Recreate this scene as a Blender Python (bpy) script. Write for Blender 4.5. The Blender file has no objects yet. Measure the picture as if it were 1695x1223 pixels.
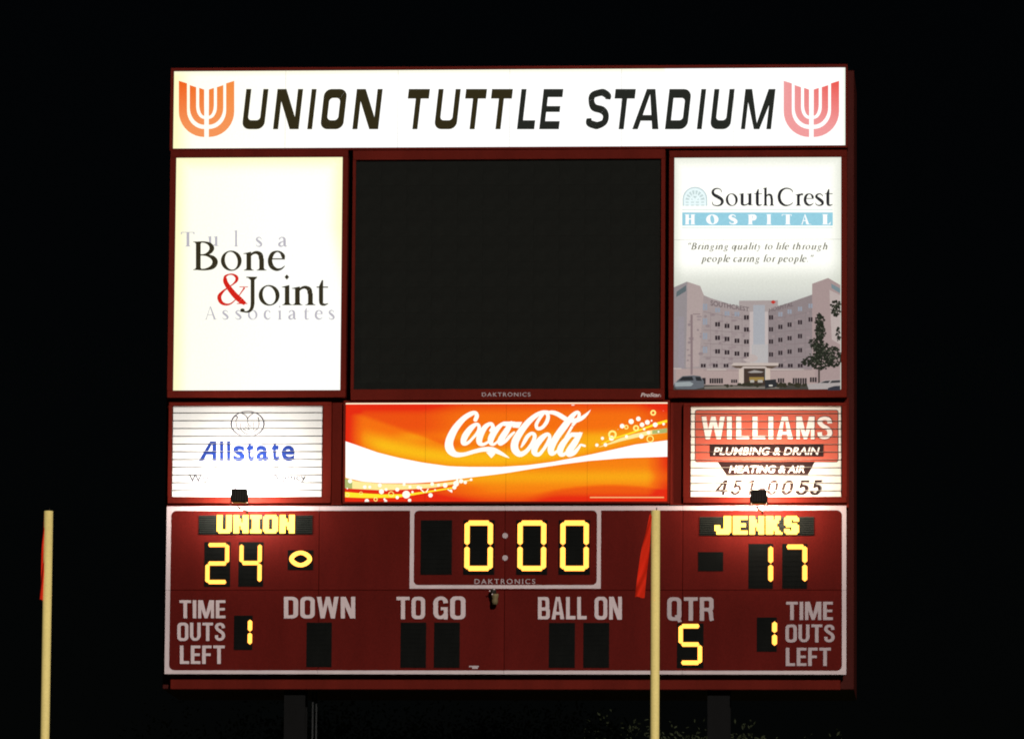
import bpy, bmesh, math, random
from mathutils import Vector, Matrix
random.seed(7)
SC = bpy.context.scene
# ------------------------------------------------------------------ camera
FPX, IW, IH = 11000.0, 1695.0, 1223.0
DIST = 110.0
VPX, VPY = 1650.0, 2086.0
YAW, PITCH, ROLL = math.atan((VPX-IW/2)/FPX), math.atan((VPY-IH/2)/FPX), 0.0072
CAMZ = 1.6
f_dir = Vector((-math.sin(YAW)*math.cos(PITCH), math.cos(YAW)*math.cos(PITCH), math.sin(PITCH)))
right = Vector((math.cos(YAW), math.sin(YAW), 0))
up = right.cross(f_dir)
# roll: picture content leans slightly clockwise
r2 = right*math.cos(ROLL) + up*math.sin(ROLL)
u2 = up*math.cos(ROLL) - right*math.sin(ROLL)
camloc = Vector((DIST*math.tan(YAW), -DIST, CAMZ))
camd = bpy.data.cameras.new('camera'); cam = bpy.data.objects.new('camera', camd)
SC.collection.objects.link(cam)
M = Matrix((r2, u2, -f_dir)).transposed().to_4x4(); M.translation = camloc
cam.matrix_world = M
camd.sensor_width = 36.0; camd.lens = 36.0*FPX/IW
camd.clip_start = 1.0; camd.clip_end = 3000.0
SC.camera = cam

# ------------------------------------------------------------------ night sky and stadium light
SUN_EL, SUN_AZ = math.radians(24), math.radians(20)      # the floodlit field: light comes from in front and above, a little from the right
world = bpy.data.worlds.new('World'); SC.world = world; world.use_nodes = True
nt = world.node_tree; nt.nodes.clear()
sky = nt.nodes.new('ShaderNodeTexSky'); sky.sky_type = 'NISHITA'; sky.sun_disc = False
sky.sun_elevation = SUN_EL; sky.sun_rotation = math.pi - SUN_AZ
bg = nt.nodes.new('ShaderNodeBackground'); bg.inputs[1].default_value = 0.0002
wo = nt.nodes.new('ShaderNodeOutputWorld')
nt.links.new(sky.outputs[0], bg.inputs[0]); nt.links.new(bg.outputs[0], wo.inputs[0])
sd = bpy.data.lights.new('stadium_light', 'SUN'); sd.energy = 2.6; sd.angle = math.radians(0.6); sd.color = (1, .96, .9)
so = bpy.data.objects.new('stadium_light', sd); SC.collection.objects.link(so)
ldir = Vector((-math.sin(SUN_AZ)*math.cos(SUN_EL), math.cos(SUN_AZ)*math.cos(SUN_EL), -math.sin(SUN_EL)))
so.rotation_euler = ldir.to_track_quat('-Z', 'Y').to_euler()
SC.view_settings.view_transform = 'Standard'; SC.view_settings.look = 'None'
SC.view_settings.exposure = 0; SC.view_settings.gamma = 1; SC.view_settings.use_curve_mapping = False
SC.cycles.max_bounces = 5; SC.cycles.use_denoising = True
SC.cycles.filter_width = 1.9

# ------------------------------------------------------------------ layout: a measured point of the board's front, in metres
def W(u, v, Y=0.0):
    d = f_dir + r2*((u-IW/2)/FPX) + u2*((IH/2-v)/FPX)
    t = (Y-camloc.y)/d.y
    p = camloc + d*t
    return (p.x, p.z)
def RC(u0, v0, u1, v1, Y=0.0):
    a = [W(u0, v0, Y), W(u1, v0, Y), W(u1, v1, Y), W(u0, v1, Y)]
    return ((a[0][0]+a[3][0])/2, (a[1][0]+a[2][0])/2, (a[2][1]+a[3][1])/2, (a[0][1]+a[1][1])/2)   # x0,x1,z0,z1

def lin(c):
    c = c/255.0
    return c/12.92 if c <= .04045 else ((c+.055)/1.055)**2.4
def C3(r, g, b, k=1.0): return (lin(r)*k, lin(g)*k, lin(b)*k)

# ------------------------------------------------------------------ materials
def newmat(name):
    m = bpy.data.materials.new(name); m.use_nodes = True
    return m, m.node_tree, m.node_tree.nodes['Principled BSDF']
def paint(name, col, rough=.5, var=.25, scale=3.0, metal=0.0, bump=.15, spec=.10, streak=True, fine=42.0):
    m, t, b = newmat(name)
    tc = t.nodes.new('ShaderNodeTexCoord'); mp = t.nodes.new('ShaderNodeMapping')
    mp.inputs['Scale'].default_value = (1, 1, .25 if streak else 1)
    n1 = t.nodes.new('ShaderNodeTexNoise'); n1.inputs['Scale'].default_value = scale; n1.inputs['Detail'].default_value = 6; n1.inputs['Roughness'].default_value = .65
    n2 = t.nodes.new('ShaderNodeTexNoise'); n2.inputs['Scale'].default_value = max(scale*14, fine); n2.inputs['Detail'].default_value = 3
    mx = t.nodes.new('ShaderNodeMath'); mx.operation = 'MULTIPLY_ADD'; mx.inputs[1].default_value = .55
    ad = t.nodes.new('ShaderNodeMapRange'); ad.inputs['From Min'].default_value = .50; ad.inputs['From Max'].default_value = 1.05
    ad.inputs['To Min'].default_value = 1-var; ad.inputs['To Max'].default_value = 1+var
    hs = t.nodes.new('ShaderNodeMix'); hs.data_type = 'RGBA'; hs.blend_type = 'MULTIPLY'; hs.inputs['Factor'].default_value = 1
    t.links.new(tc.outputs['Object'], mp.inputs[0]); t.links.new(mp.outputs[0], n1.inputs['Vector']); t.links.new(tc.outputs['Object'], n2.inputs['Vector'])
    t.links.new(n2.outputs['Fac'], mx.inputs[0]); t.links.new(n1.outputs['Fac'], mx.inputs[2]); t.links.new(mx.outputs[0], ad.inputs['Value'])
    hs.inputs['A'].default_value = (*col, 1); t.links.new(ad.outputs[0], hs.inputs['B'])
    t.links.new(hs.outputs['Result'], b.inputs['Base Color'])
    b.inputs['Roughness'].default_value = rough; b.inputs['Metallic'].default_value = metal; b.inputs['Specular IOR Level'].default_value = spec
    bp = t.nodes.new('ShaderNodeBump'); bp.inputs['Strength'].default_value = bump; bp.inputs['Distance'].default_value = .004
    t.links.new(n2.outputs['Fac'], bp.inputs['Height']); t.links.new(bp.outputs[0], b.inputs['Normal'])
    return m
def emit(name, col, k=1.0, base=(0.006, .006, .006)):
    m, t, b = newmat(name)
    b.inputs['Base Color'].default_value = (*base, 1); b.inputs['Emission Color'].default_value = (*col, 1); b.inputs['Emission Strength'].default_value = k
    b.inputs['Roughness'].default_value = .5; b.inputs['Specular IOR Level'].default_value = .05
    return m
def print_lit():      # printed translucent film; the tube light behind it is put into the emission colour
    m, t, b = newmat('backlit_film')
    a = t.nodes.new('ShaderNodeAttribute'); a.attribute_name = 'Col'
    b.inputs['Base Color'].default_value = (.004, .004, .004, 1); b.inputs['Specular IOR Level'].default_value = .05; b.inputs['Roughness'].default_value = .5
    tc = t.nodes.new('ShaderNodeTexCoord')
    n = t.nodes.new('ShaderNodeTexNoise'); n.inputs['Scale'].default_value = 30; n.inputs['Detail'].default_value = 4
    mr = t.nodes.new('ShaderNodeMapRange'); mr.inputs['To Min'].default_value = .90; mr.inputs['To Max'].default_value = 1.1
    t.links.new(tc.outputs['Object'], n.inputs['Vector']); t.links.new(n.outputs['Fac'], mr.inputs['Value'])
    t.links.new(mr.outputs[0], b.inputs['Emission Strength']); t.links.new(a.outputs['Color'], b.inputs['Emission Color'])
    return m
def print_dull():     # print on painted slats, lit only from in front
    m, t, b = newmat('slat_print')
    a = t.nodes.new('ShaderNodeAttribute'); a.attribute_name = 'Col'
    t.links.new(a.outputs['Color'], b.inputs['Base Color']); b.inputs['Roughness'].default_value = .4; b.inputs['Specular IOR Level'].default_value = .2
    return m
RED = (.100, .0088, .0050)
M_red = paint('dark_red_paint', RED, .6, .28, 1.3, spec=.03)
M_redp = paint('red_panel_paint', (.090, .0066, .0046), .6, .30, .9, spec=.03)
M_redside = paint('dull_red_cladding', (.05, .009, .007), .6, .3, 1.1, spec=.03)  # darker, duller red than the front paint
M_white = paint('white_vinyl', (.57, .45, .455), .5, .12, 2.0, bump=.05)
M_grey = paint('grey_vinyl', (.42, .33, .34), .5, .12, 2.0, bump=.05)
M_slat = paint('cream_slat_paint', (.62, .58, .52), .4, .08, 2.0, bump=.05)
M_slatw = paint('white_slat_paint', (.62, .62, .61), .4, .08, 2.0, bump=.05)
M_black = paint('black_module', (.0045, .0048, .0042), .6, .40, 6.0, spec=.03)
M_screen = paint('black_screen', (.0086, .0088, .0074), .7, .25, 4.0, spec=.04, streak=False)
M_dark = paint('black_metal', (.02, .016, .012), .45, .3, 8.0)
M_steel = paint('galvanised_steel', (.13, .13, .13), .5, .3, 2.0)
M_column = paint('shade_toned_column_paint', (.0040, .0037, .0037), .6, .3, 2.0, spec=.05)  # near-black tone stands in for the shade under the cabinet
M_louvre = paint('dark_olive_louvre', (.030, .034, .028), .5, .3, 4.0, spec=.1)
M_pipe = paint('dull_pipe', (.03, .03, .03), .5, .3, 2.0)
M_post = paint('yellow_post_paint', (.84, .66, .235), .5, .17, 2.0, bump=.2)
M_ribbon = paint('orange_red_ribbon', (.66, .024, .008), .7, .12, 6.0, spec=.02)
M_brass = paint('tan_metal', (.16, .12, .06), .5, .3, 20.0)
M_conc = paint('concrete', (.3, .29, .27), .8, .2, 3.0, streak=False)
M_bark = paint('bark', (.05, .035, .025), .9, .3, 10.0)
M_leaf = paint('leaf_green', (.026, .030, .014), .7, .5, 1.2, streak=False, bump=0)
M_lit = print_lit(); M_dull = print_dull()
M_seg = emit('amber_segment', (2.4, .90, .14), 1.0)
M_dot = emit('amber_diode', (5.6, 2.8, .36), 1.0)
def diode_rows(m, lo, hi, scale):
    t = m.node_tree; b = t.nodes['Principled BSDF']
    tc = t.nodes.new('ShaderNodeTexCoord'); v = t.nodes.new('ShaderNodeTexVoronoi'); v.inputs['Scale'].default_value = scale; v.inputs['Randomness'].default_value = .25
    mr = t.nodes.new('ShaderNodeMapRange'); mr.inputs['From Min'].default_value = .1; mr.inputs['From Max'].default_value = .65; mr.inputs['To Min'].default_value = hi; mr.inputs['To Max'].default_value = lo
    t.links.new(tc.outputs['Object'], v.inputs['Vector']); t.links.new(v.outputs['Distance'], mr.inputs['Value']); t.links.new(mr.outputs[0], b.inputs['Emission Strength'])
diode_rows(M_seg, 1.05, 1.9, 46)
M_vinylblk = paint('black_vinyl', (.012, .011, .008), .5, .2, 6.0, spec=.1)

# ------------------------------------------------------------------ object helpers
def link(o): SC.collection.objects.link(o); return o
def empty(name, loc, label, cat, group=None):
    o = bpy.data.objects.new(name, None); o.location = loc; link(o)
    o['label'] = label; o['category'] = cat
    if group: o['group'] = group
    o.empty_display_size = .2
    bpy.context.view_layer.update()
    return o
def tagm(o, label, cat, group=None):
    o['label'] = label; o['category'] = cat
    if group: o['group'] = group
def root_of(o):
    while o.parent: o = o.parent
    return o
def place(o, parent):
    if parent:
        o.parent = parent
        # parts are modelled in world metres; keep them there (roots carry translation only)
        loc = Vector((0, 0, 0)); p = parent
        while p: loc += p.location; p = p.parent
        o.location = -loc
def mesh(name, verts, faces, mat, parent=None, cols=None, smooth=False):
    me = bpy.data.meshes.new(name)
    c = Vector((0, 0, 0))
    if verts and len(verts) > 0:
        lo = [min(v[i] for v in verts) for i in range(3)]; hi = [max(v[i] for v in verts) for i in range(3)]
        c = Vector([(lo[i]+hi[i])/2 for i in range(3)])
    me.from_pydata([tuple(Vector(v)-c) for v in verts], [], faces); me.update()
    if cols is not None:       # one colour per face
        ca = me.color_attributes.new('Col', 'FLOAT_COLOR', 'CORNER')
        buf = []
        for p in me.polygons:
            cc = cols[p.index]
            for k in range(p.loop_total):
                q = cc[k] if isinstance(cc, list) else cc
                buf += [q[0], q[1], q[2], 1.0]
        ca.data.foreach_set('color', buf)
    if smooth:
        for p in me.polygons: p.use_smooth = True
    me.materials.append(mat)
    o = bpy.data.objects.new(name, me); link(o); place(o, parent)
    o.location += c
    return o
def bm_obj(name, bm, mat, parent=None, smooth=False):
    bm.verts.ensure_lookup_table()
    vs = [v.co.copy() for v in bm.verts]; idx = {v: i for i, v in enumerate(bm.verts)}
    fs = [[idx[v] for v in f.verts] for f in bm.faces]
    bm.free()
    return mesh(name, vs, fs, mat, parent, smooth=smooth)
def add_box(bm, x0, x1, y0, y1, z0, z1, bev=0.0):
    r = bmesh.ops.create_cube(bm, size=1.0)
    bmesh.ops.scale(bm, vec=(x1-x0, y1-y0, z1-z0), verts=r['verts'])
    bmesh.ops.translate(bm, vec=((x0+x1)/2, (y0+y1)/2, (z0+z1)/2), verts=r['verts'])
    if bev:
        es = list({e for v in r['verts'] for e in v.link_edges})
        bmesh.ops.bevel(bm, geom=es, offset=bev, segments=1, affect='EDGES')
def box(name, x0, x1, y0, y1, z0, z1, mat, parent=None, bev=0.008):
    bm = bmesh.new(); add_box(bm, x0, x1, y0, y1, z0, z1, bev)
    return bm_obj(name, bm, mat, parent)
def ring_frame(name, ro, ri, y0, y1, mat, parent):
    """open rectangular tray frame: outer rect ro, inner rect ri (x0,x1,z0,z1), front at y0"""
    bm = bmesh.new()
    add_box(bm, ro[0], ro[1], y0, y1, ri[3], ro[3], .006)
    add_box(bm, ro[0], ro[1], y0, y1, ro[2], ri[2], .006)
    add_box(bm, ro[0], ri[0], y0+.002, y1-.002, ri[2], ri[3], .0)
    add_box(bm, ri[1], ro[1], y0+.002, y1-.002, ri[2], ri[3], .0)
    return bm_obj(name, bm, mat, parent)
def tube(bm, pts, r, n=10, cap=True):
    rings = []
    for i, p in enumerate(pts):
        p = Vector(p)
        a = Vector(pts[max(0, i-1)]); b = Vector(pts[min(len(pts)-1, i+1)])
        d = (b-a).normalized()
        s = d.cross(Vector((0, 1, 0.013)));
        if s.length < .05: s = d.cross(Vector((1, 0, 0)))
        s.normalize(); t = d.cross(s)
        rr = r[i] if isinstance(r, (list, tuple)) else r
        rings.append([bm.verts.new(p + s*math.cos(2*math.pi*k/n)*rr + t*math.sin(2*math.pi*k/n)*rr) for k in range(n)])
    for a, b in zip(rings, rings[1:]):
        for k in range(n): bm.faces.new((a[k], a[(k+1) % n], b[(k+1) % n], b[k]))
    if cap: bm.faces.new(rings[0][::-1]); bm.faces.new(rings[-1])

# ------------------------------------------------------------------ 2D drawing: everything is a list of polygons [(x,y)...] in some sheet unit
def spline(P, n=6, closed=False):
    if len(P) < 3 and not closed: return P
    out = []; N = len(P)
    segs = N if closed else N-1
    for i in range(segs):
        if closed: p0, p1, p2, p3 = P[(i-1) % N], P[i], P[(i+1) % N], P[(i+2) % N]
        else: p0, p1, p2, p3 = P[max(0, i-1)], P[i], P[i+1], P[min(N-1, i+2)]
        for k in range(n):
            t = k/n; t2, t3 = t*t, t*t*t
            out.append(tuple(.5*((2*p1[j]) + (-p0[j]+p2[j])*t + (2*p0[j]-5*p1[j]+4*p2[j]-p3[j])*t2 + (-p0[j]+3*p1[j]-3*p2[j]+p3[j])*t3) for j in range(len(p1))))
    if not closed: out.append(tuple(P[-1]))
    return out
def ribbon(P, n=6, closed=False, caps=False):
    """P: (x, y, width)"""
    Q = spline(P, n, closed); m = len(Q); L = []; R = []
    for i, q in enumerate(Q):
        a = Q[(i-1) % m] if (closed or i > 0) else q
        b = Q[(i+1) % m] if (closed or i < m-1) else q
        dx, dy = b[0]-a[0], b[1]-a[1]; l = math.hypot(dx, dy) or 1e-9
        nx, ny = -dy/l, dx/l; w = max(q[2], 0)/2
        L.append((q[0]+nx*w, q[1]+ny*w)); R.append((q[0]-nx*w, q[1]-ny*w))
    polys = []
    for i in range(m if closed else m-1):
        j = (i+1) % m
        polys.append([L[i], L[j], R[j], R[i]])
    if caps:
        for q in (Q[0], Q[-1]): polys.append(disc(q[0], q[1], q[2]/2))
    return polys
def line(P): return ribbon(P, 1)
def disc(cx, cy, r, ry=None, n=16):
    ry = ry or r
    return [(cx+r*math.cos(2*math.pi*k/n), cy+ry*math.sin(2*math.pi*k/n)) for k in range(n)]
def ring(cx, cy, rx, ry, tx, ty, rot=0.0, n=28):
    out = []; inn = []
    for k in range(n):
        a = 2*math.pi*k/n
        out.append((cx+rx*math.cos(a), cy+ry*math.sin(a)))
        x, y = (rx-tx)*math.cos(a), (ry-ty)*math.sin(a)
        inn.append((cx+x*math.cos(rot)-y*math.sin(rot), cy+x*math.sin(rot)+y*math.cos(rot)))
    return [[out[k], out[(k+1) % n], inn[(k+1) % n], inn[k]] for k in range(n)]
def rrect(x0, y0, x1, y1, r, n=5):
    P = []
    for cx, cy, a0 in ((x1-r, y1-r, 0), (x0+r, y1-r, 90), (x0+r, y0+r, 180), (x1-r, y0+r, 270)):
        for k in range(n+1):
            a = math.radians(a0+90*k/n); P.append((cx+r*math.cos(a), cy+r*math.sin(a)))
    return P
def rect(x0, y0, x1, y1): return [(x0, y0), (x1, y0), (x1, y1), (x0, y1)]
def xf(polys, fn): return [[fn(*p) for p in q] for q in polys]
def bbox(polys):
    xs = [p[0] for q in polys for p in q]; ys = [p[1] for q in polys for p in q]
    return min(xs), min(ys), max(xs), max(ys)
def fit(polys, x0, y0, x1, y1, flip=True):
    """stretch glyph space (y up) to a box of sheet space (y down when flip)"""
    a, b, c, d = bbox(polys)
    sx = (x1-x0)/((c-a) or 1); sy = (y1-y0)/((d-b) or 1)
    if flip: return xf(polys, lambda x, y: (x0+(x-a)*sx, y1-(y-b)*sy))
    return xf(polys, lambda x, y: (x0+(x-a)*sx, y0+(y-b)*sy))
class Sheet:
    """print on one sign: layers of flat coloured polygons in photograph units, put on the plane y=Y"""
    def __init__(s, Y, step=.0007): s.Y, s.step, s.n, s.items = Y, step, 0, []
    def add(s, polys, col):
        s.n += 1
        s.items.append((polys, col, s.Y-.002-s.n*s.step))
        return s
    def world(s, sel=None):
        V, F, Cc = [], [], []
        for polys, col, Y in (s.items if sel is None else sel):
            for qi, q in enumerate(polys):
                i = len(V); dy = s.step*.05*(qi % 12)
                for (u, v) in q:
                    x, z = W(u, v, s.Y); V.append((x, Y-dy, z))
                F.append(list(range(i, i+len(q)))); Cc.append(col)
        return V, F, Cc
    def build(s, name, mat, parent, sel=None):
        V, F, Cc = s.world(sel)
        return mesh(name, V, F, mat, parent, Cc)
def on_plane(name, polys, Y, mat, parent, thick=0.0, col=None):
    """polys in photograph units -> object on the plane, optionally with thickness towards the viewer"""
    V, F = [], []
    for q in polys:
        i = len(V)
        dy = .00025*(len(F) % 12)
        for (u, v) in q:
            x, z = W(u, v, Y); V.append((x, Y-thick-dy, z))
        F.append(list(range(i, i+len(q))))
    return mesh(name, V, F, mat, parent, [col]*len(F) if col else None)

# ---- sans lettering from Blender's built-in face
def sans(text, bold=0.0, shear=0.0, space=1.0):
    cu = bpy.data.curves.new('t', 'FONT'); cu.body = text; cu.offset = bold; cu.shear = shear; cu.space_character = space
    cu.resolution_u = 4
    o = bpy.data.objects.new('t', cu); link(o)
    dg = bpy.context.evaluated_depsgraph_get(); me = bpy.data.meshes.new_from_object(o.evaluated_get(dg))
    bm = bmesh.new(); bm.from_mesh(me)
    bmesh.ops.remove_doubles(bm, verts=bm.verts, dist=1e-5)
    bm.verts.ensure_lookup_table(); bm.faces.ensure_lookup_table()
    seen = set(); glyphs = []
    for f0 in bm.faces:
        if f0.index in seen: continue
        st = [f0]; seen.add(f0.index); grp = []
        while st:
            f = st.pop(); grp.append([(v.co.x, v.co.y) for v in f.verts])
            for v in f.verts:
                for g in v.link_faces:
                    if g.index not in seen: seen.add(g.index); st.append(g)
        glyphs.append(grp)
    bm.free(); bpy.data.objects.remove(o); bpy.data.curves.remove(cu); bpy.data.meshes.remove(me)
    glyphs.sort(key=lambda g: bbox(g)[0])
    return glyphs
def sans_fit(text, x0, y0, x1, y1, **k):
    g = sans(text, **k); allp = [q for gg in g for q in gg]
    a, b, c, d = bbox(allp); sx, sy = (x1-x0)/(c-a), (y1-y0)/(d-b)
    return [xf(gg, lambda x, y: (x0+(x-a)*sx, y1-(y-b)*sy)) for gg in g]
def flat(gl): return [q for g in gl for q in g]

# ---- a bookish serif face, drawn as pen strokes (cap height 1, baseline 0)
def sb(x, w, y=0.0, d=1, s=.085, t=.028):   # foot (d=1) or head (d=-1) serif under a stem x..x+w
    return [(x-s, y), (x+w+s, y), (x+w+s, y+d*t*.6), (x+w+s*.35, y+d*t*1.3), (x+w, y+d*t*3), (x, y+d*t*3), (x-s*.35, y+d*t*1.3), (x-s, y+d*t*.6)]
def flag(x, w, y): return [(x-.1, y-.045), (x+w, y+.02), (x+w, y-.1), (x, y-.1), (x, y-.07), (x-.1, y-.06)]
def stem(x, w, y0, y1): return [(x, y0), (x+w, y0), (x+w, y1), (x, y1)]
def serif(ch, k=1.0):
    k *= 1.18
    w = .125*k; h = .036*max(k, .9)
    if ch == 'B': return [stem(.13, w, 0, 1), sb(.13, w), sb(.13, w, 1, -1)] + ribbon([(.2, .982, h), (.40, .975, h*1.4), (.56, .90, w*.8), (.62, .76, w), (.55, .62, w*.8), (.40, .54, h*1.4), (.2, .53, h)]) + ribbon([(.3, .53, h), (.48, .515, h*1.8), (.66, .42, w), (.72, .27, w*1.15), (.64, .11, w), (.44, .025, h*1.8), (.2, .016, h)])
    if ch == 'o': return ring(.34, .33, .34, .35, w*.92, h, .18)
    if ch == 'n': return [stem(.1, w, 0, .6), flag(.1, w, .65), sb(.1, w), stem(.5, w, 0, .42), sb(.5, w)] + ribbon([(.2, .49, h), (.29, .6, h*1.9), (.41, .64, w*.75), (.53, .57, w), (.5625, .40, w)])
    if ch == 'h': return [stem(.1, w, 0, 1.0), flag(.1, w, 1.04), sb(.1, w), stem(.5, w, 0, .42), sb(.5, w)] + ribbon([(.2, .49, h), (.29, .6, h*1.9), (.41, .64, w*.75), (.53, .57, w), (.5625, .40, w)])
    if ch == 'e': return ribbon([(.53, .395, w*.5), (.515, .50, w*.85), (.44, .61, w*.55), (.31, .655, h*1.3), (.16, .57, w*.85), (.085, .36, w), (.13, .15, w*1.05), (.28, .03, w*.75), (.44, .045, w*.45), (.57, .15, h*.6)]) + line([(.09, .395, h), (.575, .395, h)])
    if ch == 'i': return [stem(.1, w, 0, .6), flag(.1, w, .65), sb(.1, w), [(.09, .93), (.165, 1.02), (.24, .93), (.165, .84)]]
    if ch == 't': return [[(.02, .60), (.1, .64), (.2, .86), (.1+w, .86), (.1+w, .60)], rect(.1, .15, .1+w, .62), rect(.02, .60, .42, .64)] + ribbon([(.1+w/2, .17, w), (.1+w*.62, .06, w*.85), (.29, .02, w*.5), (.42, .06, h*.6)])
    if ch == 'l': return [stem(.1, w, 0, 1.02), flag(.1, w, 1.06), sb(.1, w)]
    if ch == 'u': return [stem(.1, w, .14, .6), flag(.1, w, .65), stem(.5, w, 0, .6), flag(.5, w, .65), rect(.5, 0, .5+w+.09, .03)] + ribbon([(.1+w/2, .2, w), (.19, .06, w*.9), (.31, .015, w*.5), (.44, .06, h*1.4), (.55, .16, h)])
    if ch == 's': return ribbon([(.40, .50, h*.6), (.37, .58, h), (.26, .65, h*1.4), (.13, .60, w*.6), (.10, .48, w*.85), (.24, .35, w*1.05), (.37, .22, w), (.38, .09, w*.7), (.25, .02, h*1.6), (.10, .06, h), (.06, .17, h*.6)])
    if ch == 'a': return ribbon([(.09, .50, w*.6), (.14, .60, w*.45), (.26, .65, h*1.5), (.38, .59, w*.85), (.42, .45, w), (.42, .15, w), (.47, .03, w*.6), (.56, .05, h)]) + ribbon([(.40, .40, h), (.25, .33, w*.5), (.11, .23, w*.85), (.10, .09, w*.9), (.21, .02, w*.6), (.33, .07, h*1.2), (.40, .15, h)])
    if ch == 'c': return ribbon([(.47, .50, w*.7), (.42, .61, w*.4), (.29, .65, h*1.3), (.15, .56, w*.8), (.09, .35, w), (.13, .15, w), (.27, .03, w*.7), (.41, .05, w*.4), (.51, .16, h*.6)])
    if ch == 'r': return [stem(.1, w, 0, .6), flag(.1, w, .65), sb(.1, w)] + ribbon([(.2, .48, h), (.27, .59, h*1.9), (.36, .635, w*.7), (.43, .60, w*.7)])
    if ch == 'T': return [stem(.31, w, 0, 1), sb(.31, w)] + [[(0, .96), (.74, .96), (.74, 1), (0, 1)], [(0, .82), (.025, .82), (.07, .96), (0, .96)], [(.74, .82), (.715, .82), (.67, .96), (.74, .96)]]
    if ch == 'A': return [[(.36, 1), (.44, 1), (.82, .02), (.82-w, .02)], [(.40, .95), (.36, .95), (.05, .02), (.05+h*1.3, .02)], rect(.17, .33, .62, .33+h), sb(.04, h, 0, 1, .09, .015), sb(.70, w, 0, 1, .09, .015)]
    if ch == 'S': return ribbon([(.56, .76, h*.7), (.53, .90, h), (.38, .985, h*1.4), (.20, .95, w*.6), (.11, .80, w*.9), (.17, .64, w*1.05), (.36, .52, w*1.25), (.55, .38, w*1.1), (.60, .22, w), (.52, .07, w*.7), (.33, .01, h*1.5), (.13, .07, h*1.2), (.08, .24, h*.7)])
    if ch == 'C': return ribbon([(.84, .76, h*.8), (.80, .88, h*1.3), (.62, .98, h*1.6), (.38, .97, w*.6), (.17, .80, w), (.09, .52, w*1.1), (.16, .22, w*1.1), (.37, .03, w*.8), (.60, .015, w*.45), (.78, .10, h*1.2), (.86, .20, h*.6)])
    if ch == 'H': return [stem(.1, w, 0, 1), stem(.6, w, 0, 1), sb(.1, w), sb(.1, w, 1, -1), sb(.6, w), sb(.6, w, 1, -1), rect(.1, .49, .6+w, .49+h*1.3)]
    if ch == 'O': return ring(.46, .5, .46, .51, w*1.05, h, .1)
    if ch == 'P': return [stem(.12, w, 0, 1), sb(.12, w), sb(.12, w, 1, -1)] + ribbon([(.2, .98, h), (.42, .97, h*1.6), (.58, .88, w), (.62, .72, w*1.1), (.55, .55, w), (.40, .47, h*1.5), (.2, .46, h)])
    if ch == 'I': return [stem(.1, w, 0, 1), sb(.1, w), sb(.1, w, 1, -1)]
    if ch == 'L': return [stem(.1, w, 0, 1), sb(.1, w, 1, -1), sb(.1, w), [(.1, 0), (.62, 0), (.66, .25), (.63, .25), (.52, .05), (.1, .05)]]
    if ch == 'g': return ring(.27, .42, .24, .23, w*.8, h, 0) + ribbon([(.2, .20, h), (.13, .1, w*.5), (.3, .03, w*.6), (.5, -.05, w*.7), (.45, -.22, w*.5), (.22, -.27, h*1.5), (.06, -.17, w*.5), (.16, -.03, h)]) + line([(.45, .58, .05), (.58, .62, .05)])
    if ch == 'q': return ring(.28, .33, .27, .34, w*.9, h, 0) + [stem(.47, w, -.3, .66)]
    if ch == 'p': return ring(.37, .33, .27, .34, w*.9, h, 0) + [stem(.1, w, -.3, .62), flag(.1, w, .65), sb(.1, w, -.3)]
    if ch == 'y': return [[(.06, .64), (.06+w, .64), (.36, 0), (.31, 0)], [(.5, .64), (.54, .64), (.30, -.12), (.24, -.08)]] + ribbon([(.31, 0, h*1.4), (.22, -.2, w*.5), (.06, -.26, w*.6)])
    if ch == 'f': return [stem(.14, w, 0, .8), sb(.14, w), rect(.03, .60, .40, .635)] + ribbon([(.14+w/2, .75, w), (.24, .95, w*.7), (.34, 1.02, w*.5), (.45, .97, w*.5)])
    if ch == '.': return [disc(.12, .06, .07)]
    if ch == '"': return [[(.04, 1.02), (.2, 1.02), (.16, .70), (.06, .70)], [(.28, 1.02), (.44, 1.02), (.40, .70), (.30, .70)]]
    return []
ADV = {'"': .50, '.': .25, ' ': .30, 'l': .32, 'i': .32, 'f': .40, 't': .42, 'r': .45, 's': .46, 'm': 1.0}
def serif_line(text, k=1.0, shear=0.0, track=.02):
    x = 0; out = []
    for ch in text:
        g = serif(ch, k)
        out += [[(px+x+py*shear, py) for px, py in q] for q in g]
        x += (ADV[ch] if ch in ADV else (bbox(g)[2]+.06 if g else .3)) + track
    return out

# ================================================================== THE SETTING
bm = bmesh.new()
N = 24; S = 900
for i in range(N+1):
    for j in range(N+1): bm.verts.new((-S+2*S*i/N, -S+2*S*j/N, 0))
bm.verts.ensure_lookup_table()
for i in range(N):
    for j in range(N): bm.faces.new((bm.verts[i*(N+1)+j], bm.verts[(i+1)*(N+1)+j], bm.verts[(i+1)*(N+1)+j+1], bm.verts[i*(N+1)+j+1]))
M_grass = paint('grass_ground', (.035, .06, .018), .9, .4, .6, streak=False)
g = bm_obj('ground', bm, M_grass); g['kind'] = 'structure'

# ================================================================== STEEL STRUCTURE
cab = RC(269, 118, 1413, 1134, .25)
cabx0, cabx1 = W(269, 1130, .25)[0], W(1413.5, 700, .25)[0]
z_bot = W(840, 1141, .1)[1]; z_top = W(840, 113, 0)[1]
frame = empty('scoreboard_cabinet', (0, 1.2, z_bot), 'dark red steel cabinet carrying every sign and panel of the scoreboard', 'scoreboard cabinet')
box('cladding', cabx0, cabx1, .25, 2.45, z_bot+.02, z_top-.03, M_redside, frame, .012)
bb = RC(282, 1120, 1391, 1141, .12)
box('bottom_beam', bb[0], bb[1], .10, .247, bb[2], bb[3]+.02, M_red, frame, .01)
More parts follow.
